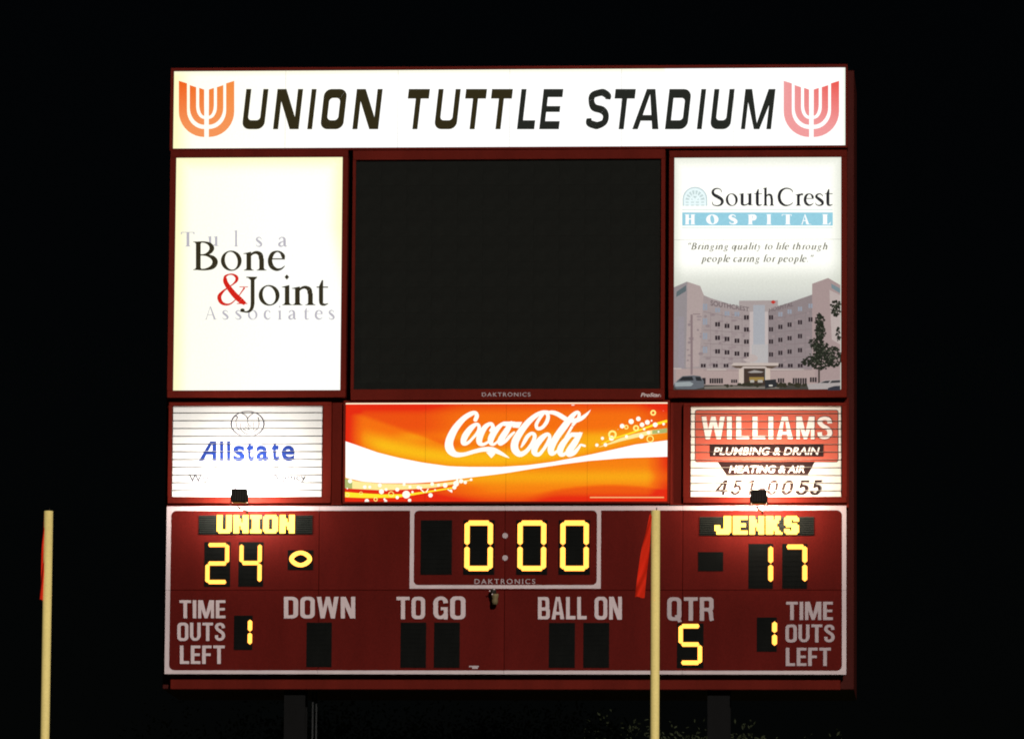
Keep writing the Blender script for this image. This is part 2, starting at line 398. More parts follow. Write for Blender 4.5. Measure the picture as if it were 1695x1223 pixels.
# plain cover plates between the signs of the lower row, and the strip behind them
for (a, b) in ((549, 568), (1109, 1131)):
    r = RC(a, 666, b, 835, 0); box('cover_plate', r[0], r[1], .02, .247, r[2], r[3], M_red, frame, .006)
r = RC(279, 661, 1403, 836, .1); box('backing_plate', r[0]-.03, r[1]+.02, .15, .246, r[2]-.05, r[3]+.02, M_red, frame, .006)
# columns
for i, (u0, u1, lab, grp) in enumerate(((470, 505, 'grey steel column under the left part of the scoreboard, pipes beside it', None), (1171, 1208, 'grey steel column under the right part of the scoreboard', None))):
    xa, xb = W(u0, 1180, .28)[0], W(u1, 1180, .28)[0]
    t = empty('support_column', ((xa+xb)/2, .47, 0), lab, 'support column', 'steel columns carrying the scoreboard')
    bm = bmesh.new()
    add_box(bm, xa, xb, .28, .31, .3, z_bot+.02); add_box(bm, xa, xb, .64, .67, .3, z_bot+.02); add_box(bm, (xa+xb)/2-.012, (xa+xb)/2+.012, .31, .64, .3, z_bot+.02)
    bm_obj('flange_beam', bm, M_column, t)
    box('footing', xa-.25, xb+.25, .05, .95, -.05, .3, M_conc, t, .02)
for i, (u, lab) in enumerate(((521.5, 'thin grey conduit nearest the left support column'), (527, 'second thin grey conduit right of the left support column'))):
    x = W(u, 1180, .9)[0]
    bm = bmesh.new(); tube(bm, [(x, .5+i*.05, 0), (x, .5+i*.05, 5), (x, .5+i*.05, z_bot+.02)], .014, 8)
    o = bm_obj('conduit', bm, M_pipe, None, True); tagm(o, lab, 'conduit', 'conduits by the left column')

# ================================================================== HELPERS FOR LIGHT BOXES
def light_box(name, label, cat, outer, face, yf=-.10, yb=.245, group=None):
    ro, ri = RC(*outer), RC(*face)
    t = empty(name, ((ro[0]+ro[1])/2, 0, ro[2]), label, cat, group)
    ring_frame('housing', ro, ri, yf, yb, M_red, t)
    return t, ri
def gradient_face(name, face, Y, fn, parent, nx=40, nz=24, whole=None):
    u0, v0, u1, v1 = face
    ri = list(RC(u0, v0, u1, v1, 0))
    if whole and whole[2] is None: ri[2:] = whole[0], whole[1]
    elif whole: ri[:2] = whole[0], whole[1]
    V, F, cc = [], [], []
    for j in range(nz+1):
        for i in range(nx+1):
            V.append((ri[0]+(ri[1]-ri[0])*i/nx, Y, ri[3]+(ri[2]-ri[3])*j/nz))
    def col(i, j): return fn(u0+(u1-u0)*i/nx, v0+(v1-v0)*j/nz)
    cache = {}
    for j in range(nz+1):
        for i in range(nx+1): cache[(i, j)] = col(i, j)
    for j in range(nz):
        for i in range(nx):
            F.append([j*(nx+1)+i, (j+1)*(nx+1)+i, (j+1)*(nx+1)+i+1, j*(nx+1)+i+1])
            cc.append([cache[(i, j)], cache[(i, j+1)], cache[(i+1, j+1)], cache[(i+1, j)]])
    return mesh(name, V, F, M_lit, parent, cc)
def mixc(a, b, t):
    t = min(1, max(0, t)); return tuple(a[i]*(1-t)+b[i]*t for i in range(3))
def sstep(a, b, x):
    t = min(1, max(0, (x-a)/(b-a))); return t*t*(3-2*t)

# ================================================================== HEADER SIGN
t, ri = light_box('header_sign', 'long white lit header sign with black stadium lettering across the top of the scoreboard', 'lit sign', (283, 111.5, 1403, 249), (288, 116.5, 1399.5, 245))
WH = (1.12, 1.12, 1.10)
def hcol(u, v):  # tube light fading warm towards the edges, put into the colour
    e = min(1, (u-286)/40)
    c = mixc((1.02, 1.0, .56), mixc((1.1, 1.08, .93), WH, (u-300)/330), sstep(0, 1, e))
    c = mixc((1.0, .98, .72), c, sstep(0, 1, (v-114)/9) if u < 1100 else 1)
    c = mixc((.85, .92, .80), c, sstep(0, 1, (1401-u)/9))
    return c
seams = [288, 473, 659, 844, 1029, 1215, 1399.5]
for a, b in zip(seams, seams[1:]):
    gradient_face('face_panel', (a+.15, 116.5, b-.15, 245), -.055, hcol, t, 30, 14, (ri[2], ri[3], None))
YH = -.058
def hl(ch, x0, x1):
    """wide racing-style italic: thin uprights, heavy horizontals; y down 165..350"""
    T, B = 163.5, 351.5; s = 24.0; h = 42.0
    def corner_u(x0, x1, top_open):
        o = []; i = []
        R = 34; n = 6
        # outer contour from top-left down round the bottom and up to top-right
        out = [(x0, T)] + [(x0+R-R*math.cos(math.radians(90*k/n)), B-R+R*math.sin(math.radians(90*k/n))) for k in range(n+1)]
        out += [(x1-R+R*math.sin(math.radians(90*k/n)), B-R+R*math.cos(math.radians(90*k/n))) for k in range(n+1)] + [(x1, T)]
        r = 16; b2 = B-h
        inn = [(x0+s, T)] + [(x0+s+r-r*math.cos(math.radians(90*k/n)), b2-r+r*math.sin(math.radians(90*k/n))) for k in range(n+1)]
        inn += [(x1-s-r+r*math.sin(math.radians(90*k/n)), b2-r+r*math.cos(math.radians(90*k/n))) for k in range(n+1)] + [(x1-s, T)]
        return [[out[k], out[k+1], inn[k+1], inn[k]] for k in range(len(out)-1)]
    if ch == 'U': P = corner_u(x0, x1, True)
    elif ch == 'N': P = [rect(x0, T, x0+s, B), rect(x1-s, T, x1, B), [(x0, T), (x0+42, T), (x1, B), (x1-42, B)]]
    elif ch == 'I': P = [rect(x0, T, x1, B)]
    elif ch == 'O':
        a = rrect(x0, T, x1, B, 34, 6); b = rrect(x0+s+4, T+h, x1-s-4, B-h, 18, 6)
        P = [[a[k], a[(k+1) % len(a)], b[(k+1) % len(b)], b[k]] for k in range(len(a))]
    elif ch == 'T':
        m = (x0+x1)/2
        P = [rect(x0, T, x1, T+h+3), rect(m-s/2, T+h, m+s/2, B)]
    elif ch == 'L': P = [rect(x0, T, x0+s, B), rect(x0+s, B-h, x1, B)]
    elif ch == 'E': P = [rect(x0, T, x0+s, B), rect(x0+s, T, x1, T+h-4), rect(x0+s, B-h+4, x1, B), rect(x0+s, 243, x1-5, 271)]
    elif ch == 'S':
        P = ribbon([(x1-13, 212, 24), (x1-14, 196, 30), (x1-36, 181, 33), (x0+48, 181, 33), (x0+17, 193, 32), (x0+14, 222, 27), (x0+30, 250, 33), (x1-34, 262, 34), (x1-14, 285, 28), (x1-17, 318, 30), (x1-44, 333, 34), (x0+44, 333, 34), (x0+16, 322, 32), (x0+11, 300, 22)], 5)
    elif ch == 'A':
        m = (x0+x1)/2+6
        P = [[(m-20, T), (m+4, T), (x0+26, B), (x0, B)], [(m-6, T), (m+20, T), (x1, B), (x1-30, B)], rect(x0+36, 285, x1-28, 312)]
    elif ch == 'D':
        a = [(x0, T)]+[(x1-36+36*math.sin(math.radians(15*k)), T+36-36*math.cos(math.radians(15*k))) for k in range(7)]+[(x1-36+36*math.cos(math.radians(15*k)), B-36+36*math.sin(math.radians(15*k))) for k in range(7)]+[(x0, B)]
        b = [(x0+s, T+h)]+[(x1-s-18+16*math.sin(math.radians(15*k)), T+h+16-16*math.cos(math.radians(15*k))) for k in range(7)]+[(x1-s-18+16*math.cos(math.radians(15*k)), B-h-16+16*math.sin(math.radians(15*k))) for k in range(7)]+[(x0+s, B-h)]
        P = [[a[k], a[(k+1) % len(a)], b[(k+1) % len(b)], b[k]] for k in range(len(a))]
    elif ch == 'M':
        m = (x0+x1)/2+2
        P = [rect(x0, T, x0+s-4, B), rect(x1-s+2, T, x1, B), [(x0, T), (x0+32, T), (m+6, B), (m-12, B)], [(x1-32, T), (x1, T), (m+14, B), (m-8, B)]]
    return [[(x+(B-y)/185*21, y) for x, y in q] for q in P]
zA = lambda x, y: (260+x/2.825, 90+y/2.825)
zB = lambda x, y: (850+x/2.825, 90+y/2.825)
for ch, a, b in (('U', 396, 500), ('N', 542, 662), ('I', 702, 725), ('O', 762, 869), ('N', 913, 1034), ('T', 1156, 1255), ('U', 1295, 1399), ('T', 1424, 1522), ('T', 1545, 1643)):
    on_plane('letter', xf(hl(ch, a, b), zA), YH, M_lit, t, .004, C3(44, 37, 12))
for ch, a, b in (('L', 16, 97), ('E', 120, 212), ('S', 336, 438), ('T', 456, 551), ('A', 555, 678), ('D', 708, 812), ('I', 857, 880), ('U', 918, 1013), ('M', 1063, 1204)):
    on_plane('letter', xf(hl(ch, a, b), zB), YH, M_lit, t, .004, C3(30, 33, 28))
def emblem(cx, fn, colf):
    """shield of three nested strokes, halved by a gap"""
    out = []
    def stroke(xo, yo, xi, yi, yc, bo, bi, dx=0):
        # outer edge x=xo (from top yo) to bottom bo; inner edge x=xi (top yi) to bi; all end at x=221
        n = 9; O = [(xo, yo)]; I = [(xi, yi)]
        for k in range(n+1):
            a = math.radians(90*k/n)
            O.append((221-(221-xo)*math.cos(a), yc+(bo-yc)*math.sin(a))); I.append((221-(221-xi)*math.cos(a), yc-4+(bi-yc+4)*math.sin(a)))
        return [[O[k], O[k+1], I[k+1], I[k]] for k in range(len(O)-1)]
    for st in (stroke(102, 125, 140, 137, 268, 388, 350), stroke(153, 145, 183, 155, 250, 331, 303), stroke(197, 158, 220.5, 166, 235, 289, 262)):
        out.append(st); out.append([[(463-x, y) for x, y in q][::-1] for q in st])
    V = []
    for pi, st in enumerate(out):
        st = [[fn(x+cx-231.5, y) for x, y in q] for q in st]
        V.append((st, colf(pi)))
    return V
def emb_build(cx, fn, c_top, c_bot, lab):
    e = emblem(cx, fn, lambda i: None)
    Vv, F, cc = [], [], []
    for st, _ in e:
        for q in st:
            i = len(Vv); cl = []
            for (u, v) in q:
                x, z = W(u, v, YH); Vv.append((x, YH-.004, z)); k = sstep(135, 225, v); cl.append(mixc(c_top(u), c_bot(u), k))
            F.append(list(range(i, i+len(q)))); cc.append(cl)
    o = mesh('emblem', Vv, F, M_lit, t, cc); o['label'] = lab
emb_build(231.5, zA, lambda u: mixc(C3(240, 95, 10), C3(245, 140, 60), (u-300)/70), lambda u: C3(246, 150, 88), 'orange shield emblem of nested strokes left of the lettering')
emb_build(1393, zB, lambda u: mixc(C3(240, 160, 160), C3(236, 84, 74), (u-1300)/80), lambda u: C3(242, 158, 158), 'pink red shield emblem right of the lettering')

# ================================================================== LEFT TALL SIGN (bone and joint)
t, ri = light_box('advertising_sign', 'tall lit cream white sign with black serif lettering and a red ampersand', 'lit sign', (280.5, 250.5, 575, 658.5), (290, 262, 566, 647), group='tall lit advertising signs beside the dark video display')
def jcol(u, v):  # yellower rim: falloff of the tubes kept in the face colour
    e = min((u-289)/30, (569-u)/34+max(0, (v-380)/160), (v-258)/34)
    return mixc((1.02, .99, .58), mixc((1.06, 1.05, .90), (1.06, 1.06, 1.0), sstep(290, 470, u)), sstep(0, 1, e))
gradient_face('sign_face', (290, 262, 566, 647), -.055, jcol, t, 36, 36)
Yj = -.057
zJ = lambda x, y: (290+x/6.278, 370+y/6.278)
sh = Sheet(Yj)
GREY = C3(186, 182, 192)
def put(sh, ch, x0, y0, x1, y1, z, col, k=1.0): sh.add(xf(fit(serif(ch, k), x0, y0, x1, y1), z), col)
for ch, a, b, c, d in (('T', 60, 90, 200, 240), ('u', 335, 132, 452, 240), ('l', 612, 70, 652, 240), ('s', 838, 140, 905, 245), ('a', 1070, 140, 1162, 245),
                       ('A', 305, 862, 437, 998), ('s', 490, 900, 555, 1000), ('s', 625, 900, 690, 1000), ('o', 755, 898, 855, 1000), ('c', 920, 900, 992, 1000), ('i', 1065, 852, 1108, 998), ('a', 1175, 900, 1258, 1000), ('t', 1335, 880, 1392, 1000), ('e', 1450, 900, 1532, 1000), ('s', 1595, 898, 1657, 1000)):
    on_plane('letter', xf(fit(serif(ch, 1.0), a, b, c, d), zJ), Yj, M_lit, t, .004, GREY)['label'] = 'pale grey letter'
BLK = C3(48, 42, 24)
def part_letter(polys, col, name='letter'):
    return on_plane(name, polys, Yj, M_lit, t, .014, col)
for ch, a, b, c, d in (('B', 187, 187, 445, 490), ('o', 475, 283, 692, 495), ('n', 708, 287, 952, 490), ('e', 963, 284, 1143, 496)):
    part_letter(xf(fit(serif(ch), a, b, c, d), zJ), BLK)
for ch, a, b, c, d in (('o', 868, 640, 1086, 856), ('i', 1108, 530, 1215, 850), ('n', 1212, 648, 1460, 850), ('t', 1470, 590, 1592, 857)):
    part_letter(xf(fit(serif(ch), a, b, c, d), zJ), BLK)
J = [rect(785, 575, 826, 840), [(740, 555), (855, 555), (850, 566), (826, 590), (785, 590), (757, 566), (740, 566)]] + ribbon([(805.5, 820, 41), (800, 870, 38), (780, 905, 30), (745, 920, 18), (700, 915, 14)]) + [disc(700, 903, 24, 20)]
part_letter(xf(J, zJ), BLK)
AMP = ribbon([(520, 575, 42), (524, 610, 46), (560, 670, 52), (620, 745, 58), (680, 800, 58), (728, 836, 36)]) + ribbon([(520, 585, 40), (522, 552, 26), (560, 531, 14), (605, 533, 20), (640, 560, 32), (638, 595, 30), (605, 630, 16), (560, 662, 11), (500, 705, 24), (460, 760, 42), (475, 815, 38), (520, 842, 26), (575, 836, 16), (625, 795, 11), (668, 745, 10), (700, 700, 14), (722, 668, 20)]) + [rect(668, 656, 758, 664), [(640, 838), (752, 838), (752, 830), (705, 822), (640, 831)]]
part_letter(xf(AMP, zJ), C3(212, 28, 14), 'ampersand')

# ================================================================== RIGHT TALL SIGN (hospital)
t, ri = light_box('advertising_sign', 'tall lit sign showing a hospital building photograph under a pale blue banner', 'lit sign', (1107.5, 250.5, 1402, 658.5), (1116, 262, 1392.5, 646), group='tall lit advertising signs beside the dark video display')
def hospcol(u, v):
    w = (1.02, 1.02, .93); gtop = C3(222, 224, 214); gbot = C3(190, 192, 188)
    c = mixc((1.15, 1.15, 1.06), gtop, sstep(425, 470, v)); c = mixc(c, gbot, sstep(460, 520, v))
    e = min((u-1114)/22, (1395-u)/30, (v-259)/30)  # rim tone carries the fading tube light
    return mixc(mixc(C3(205, 210, 195), c, .25), c, sstep(-.2, 1, e))
gradient_face('sign_face', (1116, 262, 1392.5, 397.4), -.055, hospcol, t, 40, 24, (ri[0], ri[1], 1))
gradient_face('sign_face', (1116, 397.7, 1392.5, 521.8), -.055, hospcol, t, 40, 24, (ri[0], ri[1], 1))
gradient_face('sign_face', (1116, 522.1, 1392.5, 646), -.055, hospcol, t, 40, 24, (ri[0], ri[1], 1))
Yh = -.057; sh = Sheet(Yh)
zH = lambda x, y: (1090+x/4.985, 250+y/4.985)
zP = lambda x, y: (1090+x/4.985, 450+y/4.985)
zW = lambda x, y: (1120+x/24.47, 300+y/24.47)
PB = C3(214, 232, 232)
sh.add(xf([ [ (x, y) for x, y in [(270, 1010)]+[(745-475*math.cos(math.radians(a)), 735-475*math.sin(math.radians(a))) for a in range(0, 181, 12)]+[(1220, 1010)] ] ], zW), C3(236, 252, 253))
sh.add(xf(line([(270, 1010, 50), (270, 735, 50)]+[(745-475*math.cos(math.radians(a)), 735-475*math.sin(math.radians(a)), 50) for a in range(0, 181, 10)]+[(1220, 735, 50), (1220, 1010, 50)]), zW), C3(196, 214, 218))
fan = []
for k in range(8):
    a = math.radians(11+22.5*k); ca, sa = math.cos(a), math.sin(a)
    fan.append([(745-ca*230-sa*25, 790-sa*250+ca*25), (745-ca*385-sa*50, 790-sa*410+ca*45), (745-ca*385+sa*50, 790-sa*410-ca*45), (745-ca*230+sa*25, 790-sa*250-ca*25)])
for yy in (860, 980):
    for xx in (430, 645, 845, 1060): fan.append(rect(xx-65, yy-22, xx+60, yy+22))
fan.append([(660, 610), (830, 610), (745, 710)]); fan.append([(595, 770), (665, 770), (600, 700)]); fan.append([(825, 770), (895, 770), (890, 690)])
sh.add(xf(fan, zW), C3(198, 216, 216))
sh.add(xf([rect(195, 484, 1436, 489), rect(195, 631, 1436, 636)], zH), C3(190, 215, 215))
sh.add(xf([rect(196, 508, 1438, 617)], zH), C3(150, 208, 226))
for ch, a, b in (('H', 215, 305), ('O', 393, 495), ('S', 578, 652), ('P', 735, 810), ('I', 888, 934), ('T', 1018, 1098), ('A', 1172, 1264), ('L', 1348, 1422)):
    g_ = serif(ch, 2.0); sh.add(xf(fit(g_, a, 524, b, 608), zH), (1.05, 1.05, 1.05))
sh.add(xf(fit(serif_line('"Bringing quality to life through', 1.35, .28, .07), 245, 755, 1395, 832), zH), C3(128, 126, 116))
sh.add(xf(fit(serif_line('people caring for people."', 1.35, .28, .07), 348, 855, 1282, 934), zH), C3(124, 122, 112))
# --- the printed photograph of the building
pk = C3(160, 147, 146); pk2 = C3(140, 128, 129); pk3 = C3(184, 170, 166); lt = C3(196, 186, 182)
sh.add(xf([[(125, 130), (235, 82), (345, 120), (375, 195), (430, 218), (750, 318), (760, 960), (125, 965)]], zP), pk)
sh.add(xf([[(125, 130), (235, 84), (235, 800), (125, 800)]], zP), C3(146, 138, 140))
sh.add(xf([[(240, 84), (345, 118), (372, 195), (335, 780), (225, 790)]], zP), C3(172, 156, 153))
sh.add(xf([[(150, 165), (228, 112), (228, 160), (146, 210)]], zP), C3(92, 104, 108))
sh.add(xf([rect(165, 370, 212, 800)], zP), C3(148, 140, 146))
sh.add(xf([[(900, 318), (1280, 185), (1280, 960), (900, 960)]], zP), pk2)
sh.add(xf([[(1268, 100), (1400, 52), (1500, 110), (1500, 965), (1268, 960)]], zP), C3(164, 144, 142))
sh.add(xf([[(1410, 150), (1500, 195), (1500, 600), (1430, 560)]], zP), pk3)
sh.add(xf([[(1425, 98), (1500, 140), (1500, 180), (1428, 135)]], zP), C3(118, 136, 142))
sh.add(xf([[(665, 300), (665, 240), (985, 236), (985, 290), (900, 330), (900, 720), (755, 720), (750, 325)]], zP), C3(166, 154, 152))
sh.add(xf([rect(782, 275, 878, 740)], zP), C3(166, 168, 174))
sh.add(xf([rect(878, 330, 905, 740), rect(752, 330, 782, 740)], zP), C3(190, 178, 176))
sh.add(xf([[(770, 600), (905, 600), (905, 760), (770, 760)]], zP), C3(180, 176, 176))
sh.add(xf([[(145, 800), (700, 806), (700, 960), (145, 960)], [(905, 800), (1290, 806), (1290, 960), (905, 960)]], zP), C3(172, 152, 148))
sh.add(xf([rect(400, 803, 560, 812), rect(930, 803, 1200, 812), rect(125, 795, 190, 803)], zP), C3(190, 178, 170))
sh.add(xf(fit(flat(sans('SOUTHCREST', .02)), 0, 0, 1, 1), lambda x, y: zP(430+x*318, 236+x*58+y*(44-8*x))), C3(112, 98, 100))
sh.add(xf(fit(flat(sans('HOSPITAL', .02)), 0, 0, 1, 1), lambda x, y: zP(912+x*200, 305-x*58+y*(32+6*x))), C3(112, 98, 100))
sh.add(xf([[(925, 252), (947, 234), (970, 252), (947, 268)]], zP), C3(190, 50, 40))
sh.add(xf([disc(760, 715, 60, 34)], zP), pk3)
dk = C3(44, 32, 38); dk2 = C3(74, 62, 70); bl = C3(150, 160, 172)
# floor bands and joint lines of the facade
jl = []
for k in range(5):
    yl = 400+k*103; yr = 398+k*104
    jl += line([(372, yl-(70 if k == 0 else 30-8*k), 3), (752, yl+5, 3)])+line([(905, yr+4, 3), (1268, yr-(70 if k == 0 else 36-8*k), 3)])
for x in (430, 525, 606, 690, 965, 1044, 1125, 1212): jl += line([(x, 330, 2), (x, 800, 2)])
sh.add(xf(jl, zP), C3(128, 112, 114))
random.seed(5)
mot = []
for k in range(150):
    x = random.uniform(240, 1260); y = random.uniform(340, 790)
    if 750 < x < 905: continue
    mot.append(disc(x, y, random.uniform(8, 26), random.uniform(5, 14), 6))
sh.add(xf(mot[::2], zP), C3(150, 135, 136)); sh.add(xf(mot[1::2], zP), C3(143, 128, 130))
win = []; winb = []
for row, ys in enumerate(((378, 350, 345, 318, 292), (478, 462, 448, 435, 412), (578, 570, 556, 546, 532), (684, 676, 666, 658, 645))):
    for col_, x in enumerate((726, 648, 566, 480, 385)):
        w_, h_ = (20, 18) if col_ < 4 else (18, 26)
        y = ys[col_]
        tgt = winb if (row == 0 and col_ > 0) or col_ == 4 else win
        x0w = x+ (8 if col_ == 3 else 0)
        tgt.append(rect(x0w-w_, y-h_, x0w-2, y+h_)); tgt.append(rect(x0w+2, y-h_, x0w+w_, y+h_))
for row, ys in enumerate(((378, 352, 330, 308, 283), (476, 456, 438, 418, 395), (577, 563, 549, 532, 505), (683, 670, 660, 648, 640))):
    for col_, x in enumerate((929, 1006, 1082, 1168, 1255)):
        y = ys[col_]
        tgt = winb if (row == 0 and col_ > 0) else win
        if col_ == 4 and row > 1: continue
        tgt.append(rect(x-17, y-18, x-2, y+18)); tgt.append(rect(x+2, y-18, x+17, y+18))
for x in (370, 470, 558, 1008, 1088, 1170): win.append(rect(x-20, 760, x-2, 790)); win.append(rect(x+2, 760, x+20, 790))
sh.add(xf(win, zP), dk); sh.add(xf(winb, zP), C3(146, 152, 164))
sh.add(xf([[(598, 772), (620, 752), (992, 752), (990, 776), (930, 802), (880, 806), (705, 806), (650, 800)]], zP), C3(192, 178, 170))
sh.add(xf([[(600, 776), (992, 776), (935, 800), (900, 796), (880, 782), (700, 782), (680, 798), (640, 796)]], zP), C3(92, 74, 62))
sh.add(xf([[(705, 798), (880, 798), (880, 950), (705, 950)]], zP), C3(62, 48, 40))
sh.add(xf([rect(750, 870, 870, 900)], zP), C3(150, 124, 66)); sh.add(xf([[(735, 830), (790, 812), (870, 826), (850, 834), (760, 836)]], zP), C3(158, 152, 148))
sh.add(xf([rect(757, 893, 790, 915), rect(820, 893, 860, 915)], zP), C3(176, 170, 160))
sh.add(xf([rect(664, 806, 704, 950), rect(884, 800, 922, 900)], zP), C3(200, 184, 172))
sh.add(xf([rect(362, 876, 390, 930)]+[rect(422+k*19, 880, 437+k*19, 922) for k in range(6)]+[rect(600+k*18, 890, 614+k*18, 918) for k in range(3)]+[rect(985+k*19, 880, 1000+k*19, 915) for k in range(3)]+[rect(1108+k*20, 878, 1123+k*20, 925) for k in range(6)]+[rect(1250+k*20, 872, 1265+k*20, 912) for k in range(3)], zP), C3(40, 34, 38))
sh.add(xf([rect(125, 935, 1500, 985)], zP), C3(66, 62, 56))
sh.add(xf([[(380, 948), (560, 940), (760, 950), (980, 944), (1000, 965), (380, 968)]], zP), C3(120, 112, 104))
random.seed(3)
bush = []
for k in range(46):
    x = random.uniform(540, 1240); bush.append(disc(x, random.uniform(925, 945), random.uniform(10, 22), random.uniform(8, 16), 7))
sh.add(xf(bush, zP), C3(46, 44, 30))
sh.add(xf([rect(265, 355, 283, 850), rect(285, 348, 345, 355)], zP), C3(134, 116, 118))
trunk = [rect(1318, 800, 1332, 960)]
tree = []
def blob(cx, cy, rx, ry, n, s=14):
    for k in range(n):
        a = random.uniform(0, 6.28); r = math.sqrt(random.random())
        tree.append(disc(cx+rx*r*math.cos(a), cy+ry*r*math.sin(a), random.uniform(s*.6, s*1.4), random.uniform(s*.5, s*1.2), 6))
for a_ in ((1330, 400, 38, 50), (1335, 500, 46, 62), (1300, 590, 62, 40), (1350, 640, 68, 62), (1258, 740, 76, 42), (1340, 735, 90, 75), (1445, 705, 68, 85), (1462, 300, 44, 70), (1482, 520, 18, 60), (1330, 560, 30, 220)): blob(*a_, int(a_[2]*a_[3]/34), 9)
sh.add(xf(trunk, zP), C3(60, 52, 46)); sh.add(xf(tree, zP), C3(30, 34, 24))
tree = []; blob(1340, 680, 95, 90, 46, 6); blob(1330, 460, 40, 90, 22, 6); blob(1450, 690, 55, 70, 26, 6); blob(1462, 300, 40, 60, 14, 6); sh.add(xf(tree, zP), C3(70, 74, 60))
sh.add(xf([[(130, 925), (170, 885), (200, 862), (290, 856), (345, 862), (375, 905), (375, 955), (300, 970), (150, 968), (130, 950)]], zP), C3(96, 100, 106))
sh.add(xf([[(165, 900), (200, 868), (280, 866), (290, 898)], [(305, 868), (345, 868), (360, 902), (312, 900)]], zP), C3(36, 38, 42))
sh.add(xf([[(135, 915), (260, 908), (290, 925), (270, 945), (140, 948)]], zP), C3(150, 158, 160))
sh.add(xf([[(878, 895), (970, 888), (978, 950), (880, 965)]], zP), C3(38, 40, 44)); sh.add(xf([rect(912, 934, 942, 946)], zP), C3(205, 200, 190))
sh.add(xf([[(1225, 930), (1320, 922), (1370, 898), (1500, 892), (1500, 968), (1240, 972)]], zP), C3(168, 160, 158))
sh.add(xf([[(1335, 918), (1378, 902), (1420, 900), (1400, 920)], [(1430, 900), (1500, 896), (1500, 915), (1415, 920)]], zP), C3(52, 52, 56))
sh.add(xf([[(1400, 960), (1450, 945), (1500, 942), (1500, 980), (1395, 980)]], zP), C3(46, 48, 58))
sh.build('picture_print', M_lit, t)
sh2 = Sheet(Yh, .0005)
for ch, a, b, c, d in (('S', 437, 308, 540, 460), ('o', 555, 353, 655, 458), ('u', 662, 350, 782, 456), ('t', 790, 318, 856, 458), ('h', 860, 303, 957, 455), ('C', 983, 306, 1112, 460), ('r', 1128, 352, 1197, 455), ('e', 1198, 353, 1282, 458), ('s', 1292, 352, 1366, 458), ('t', 1372, 318, 1438, 458)):
    on_plane('letter', xf(fit(serif(ch, 1.05), a, b, c, d), zH), Yh, M_lit, t, .03, C3(34, 34, 40))

# ================================================================== VIDEO DISPLAY
t = None
ro, ri = RC(583.5, 250.5, 1101, 663), RC(588.5, 266, 1094.5, 645.5)
t = empty('video_display', ((ro[0]+ro[1])/2, 0, ro[2]), 'large switched-off black video screen in a dark red bezel at the middle', 'video display')
ring_frame('bezel', ro, ri, -.13, .245, M_red, t)
nx, nz = 12, 9
for i in range(nx):
    for j in range(nz):
        x0 = ri[0]+(ri[1]-ri[0])*i/nx; x1 = ri[0]+(ri[1]-ri[0])*(i+1)/nx; z0 = ri[2]+(ri[3]-ri[2])*j/nz; z1 = ri[2]+(ri[3]-ri[2])*(j+1)/nz
        if i == j == 0:
            m0 = box('led_module', x0+.0006, x1-.0006, -.08, -.03, z0+.0006, z1-.0006, M_screen, t, 0); base = (x0, z0)
        else:
            c = m0.copy(); link(c); c.location = m0.location + Vector((x0-base[0], random.uniform(-.0008, .0008), z0-base[1]))
for gl in sans_fit('DAKTRONICS', 797.8, 649.5, 878.2, 656.2, bold=.01, space=1.25):
    on_plane('letter', gl, -.130, M_grey, t, .003)
for gl in sans_fit('ProStar.', 1060.5, 650.2, 1094.5, 656.8, bold=.03, shear=.25):
    on_plane('letter', gl, -.130, M_white, t, .003)

# ================================================================== COLA SIGN
t, ri = light_box('advertising_sign', 'wide lit orange and red drink sign with white script and a white wave', 'lit sign', (568.5, 663.5, 1108.5, 834), (572, 667, 1105, 830.5), yf=-.07)
def upper(u):
    P = [(571, 730), (593, 737.5), (626, 749.1), (659, 757.4), (700, 765.6), (742, 771.4), (775, 772.6), (830, 772.6), (873, 769.8), (915, 764.3), (975, 752.7), (1018, 743.2), (1052, 735.5), (1106, 728.4)]
    return lerpP(P, u)
def lower(u):
    P = [(571, 790.2), (601, 797), (634, 799.5), (684, 799.5), (725, 797), (775, 790.4), (816, 785.6), (840, 782.4), (881, 775.7), (933, 768), (975, 762.6), (1035, 757.8), (1106, 755.7)]
    return lerpP(P, u)
def lerpP(P, u):
    if u <= P[0][0]: return P[0][1]
    for a, b in zip(P, P[1:]):
        if u <= b[0]: return a[1]+(b[1]-a[1])*(u-a[0])/(b[0]-a[0])
    return P[-1][1]
cr, co_, cy_ = C3(228, 38, 2), C3(244, 112, 0), C3(250, 196, 14)
def cola(u, v):
    # colour of the printed film: red rim, orange body, amber bands along the wave
    if v < upper(u)+4:
        s_ = (upper(u)-v)
        edge = 681+ (u-572)*.0 + 30*sstep(600, 700, u)*1.2
        k = .52+.48*math.exp(-((s_-14)/16)**2)*sstep(572, 640, u) * (1-.5*sstep(900, 1080, u))
        band = max(sstep(-4, 6, v-(682+(u-585)*.34)), sstep(690, 780, u))
        k = k*(.45+.55*band)
        k += .20*math.exp(-((v-722)/9)**2)*sstep(640, 690, u)*(1-sstep(960, 1050, u))
        k -= .35*(1-sstep(667, 690, v)) + .55*(1-sstep(572, 606, u)) + .35*sstep(1040, 1106, u)*(1-sstep(690, 735, v))
        if u < 640 and v > 700: k += .0
    else:
        k = .62+.22*math.exp(-((v-790)/12)**2)
        k -= .75*(1-sstep(640, 830, u))*sstep(790, 815, v)*1.0
        arc = 804+ ((u-1010)/150)**2*22
        k -= .32*sstep(-3, 3, v-arc)*sstep(860, 930, u)
        k -= .45*sstep(812, 832, v) + .55*sstep(1068, 1106, u)
    k = min(1, max(0, k*.93-.02))
    c = mixc(cr, co_, k*2) if k < .5 else mixc(co_, cy_, k*2-1)
    return tuple(x*1.02 for x in c)
sm = [572, 704.5, 838, 972.5, 1105]
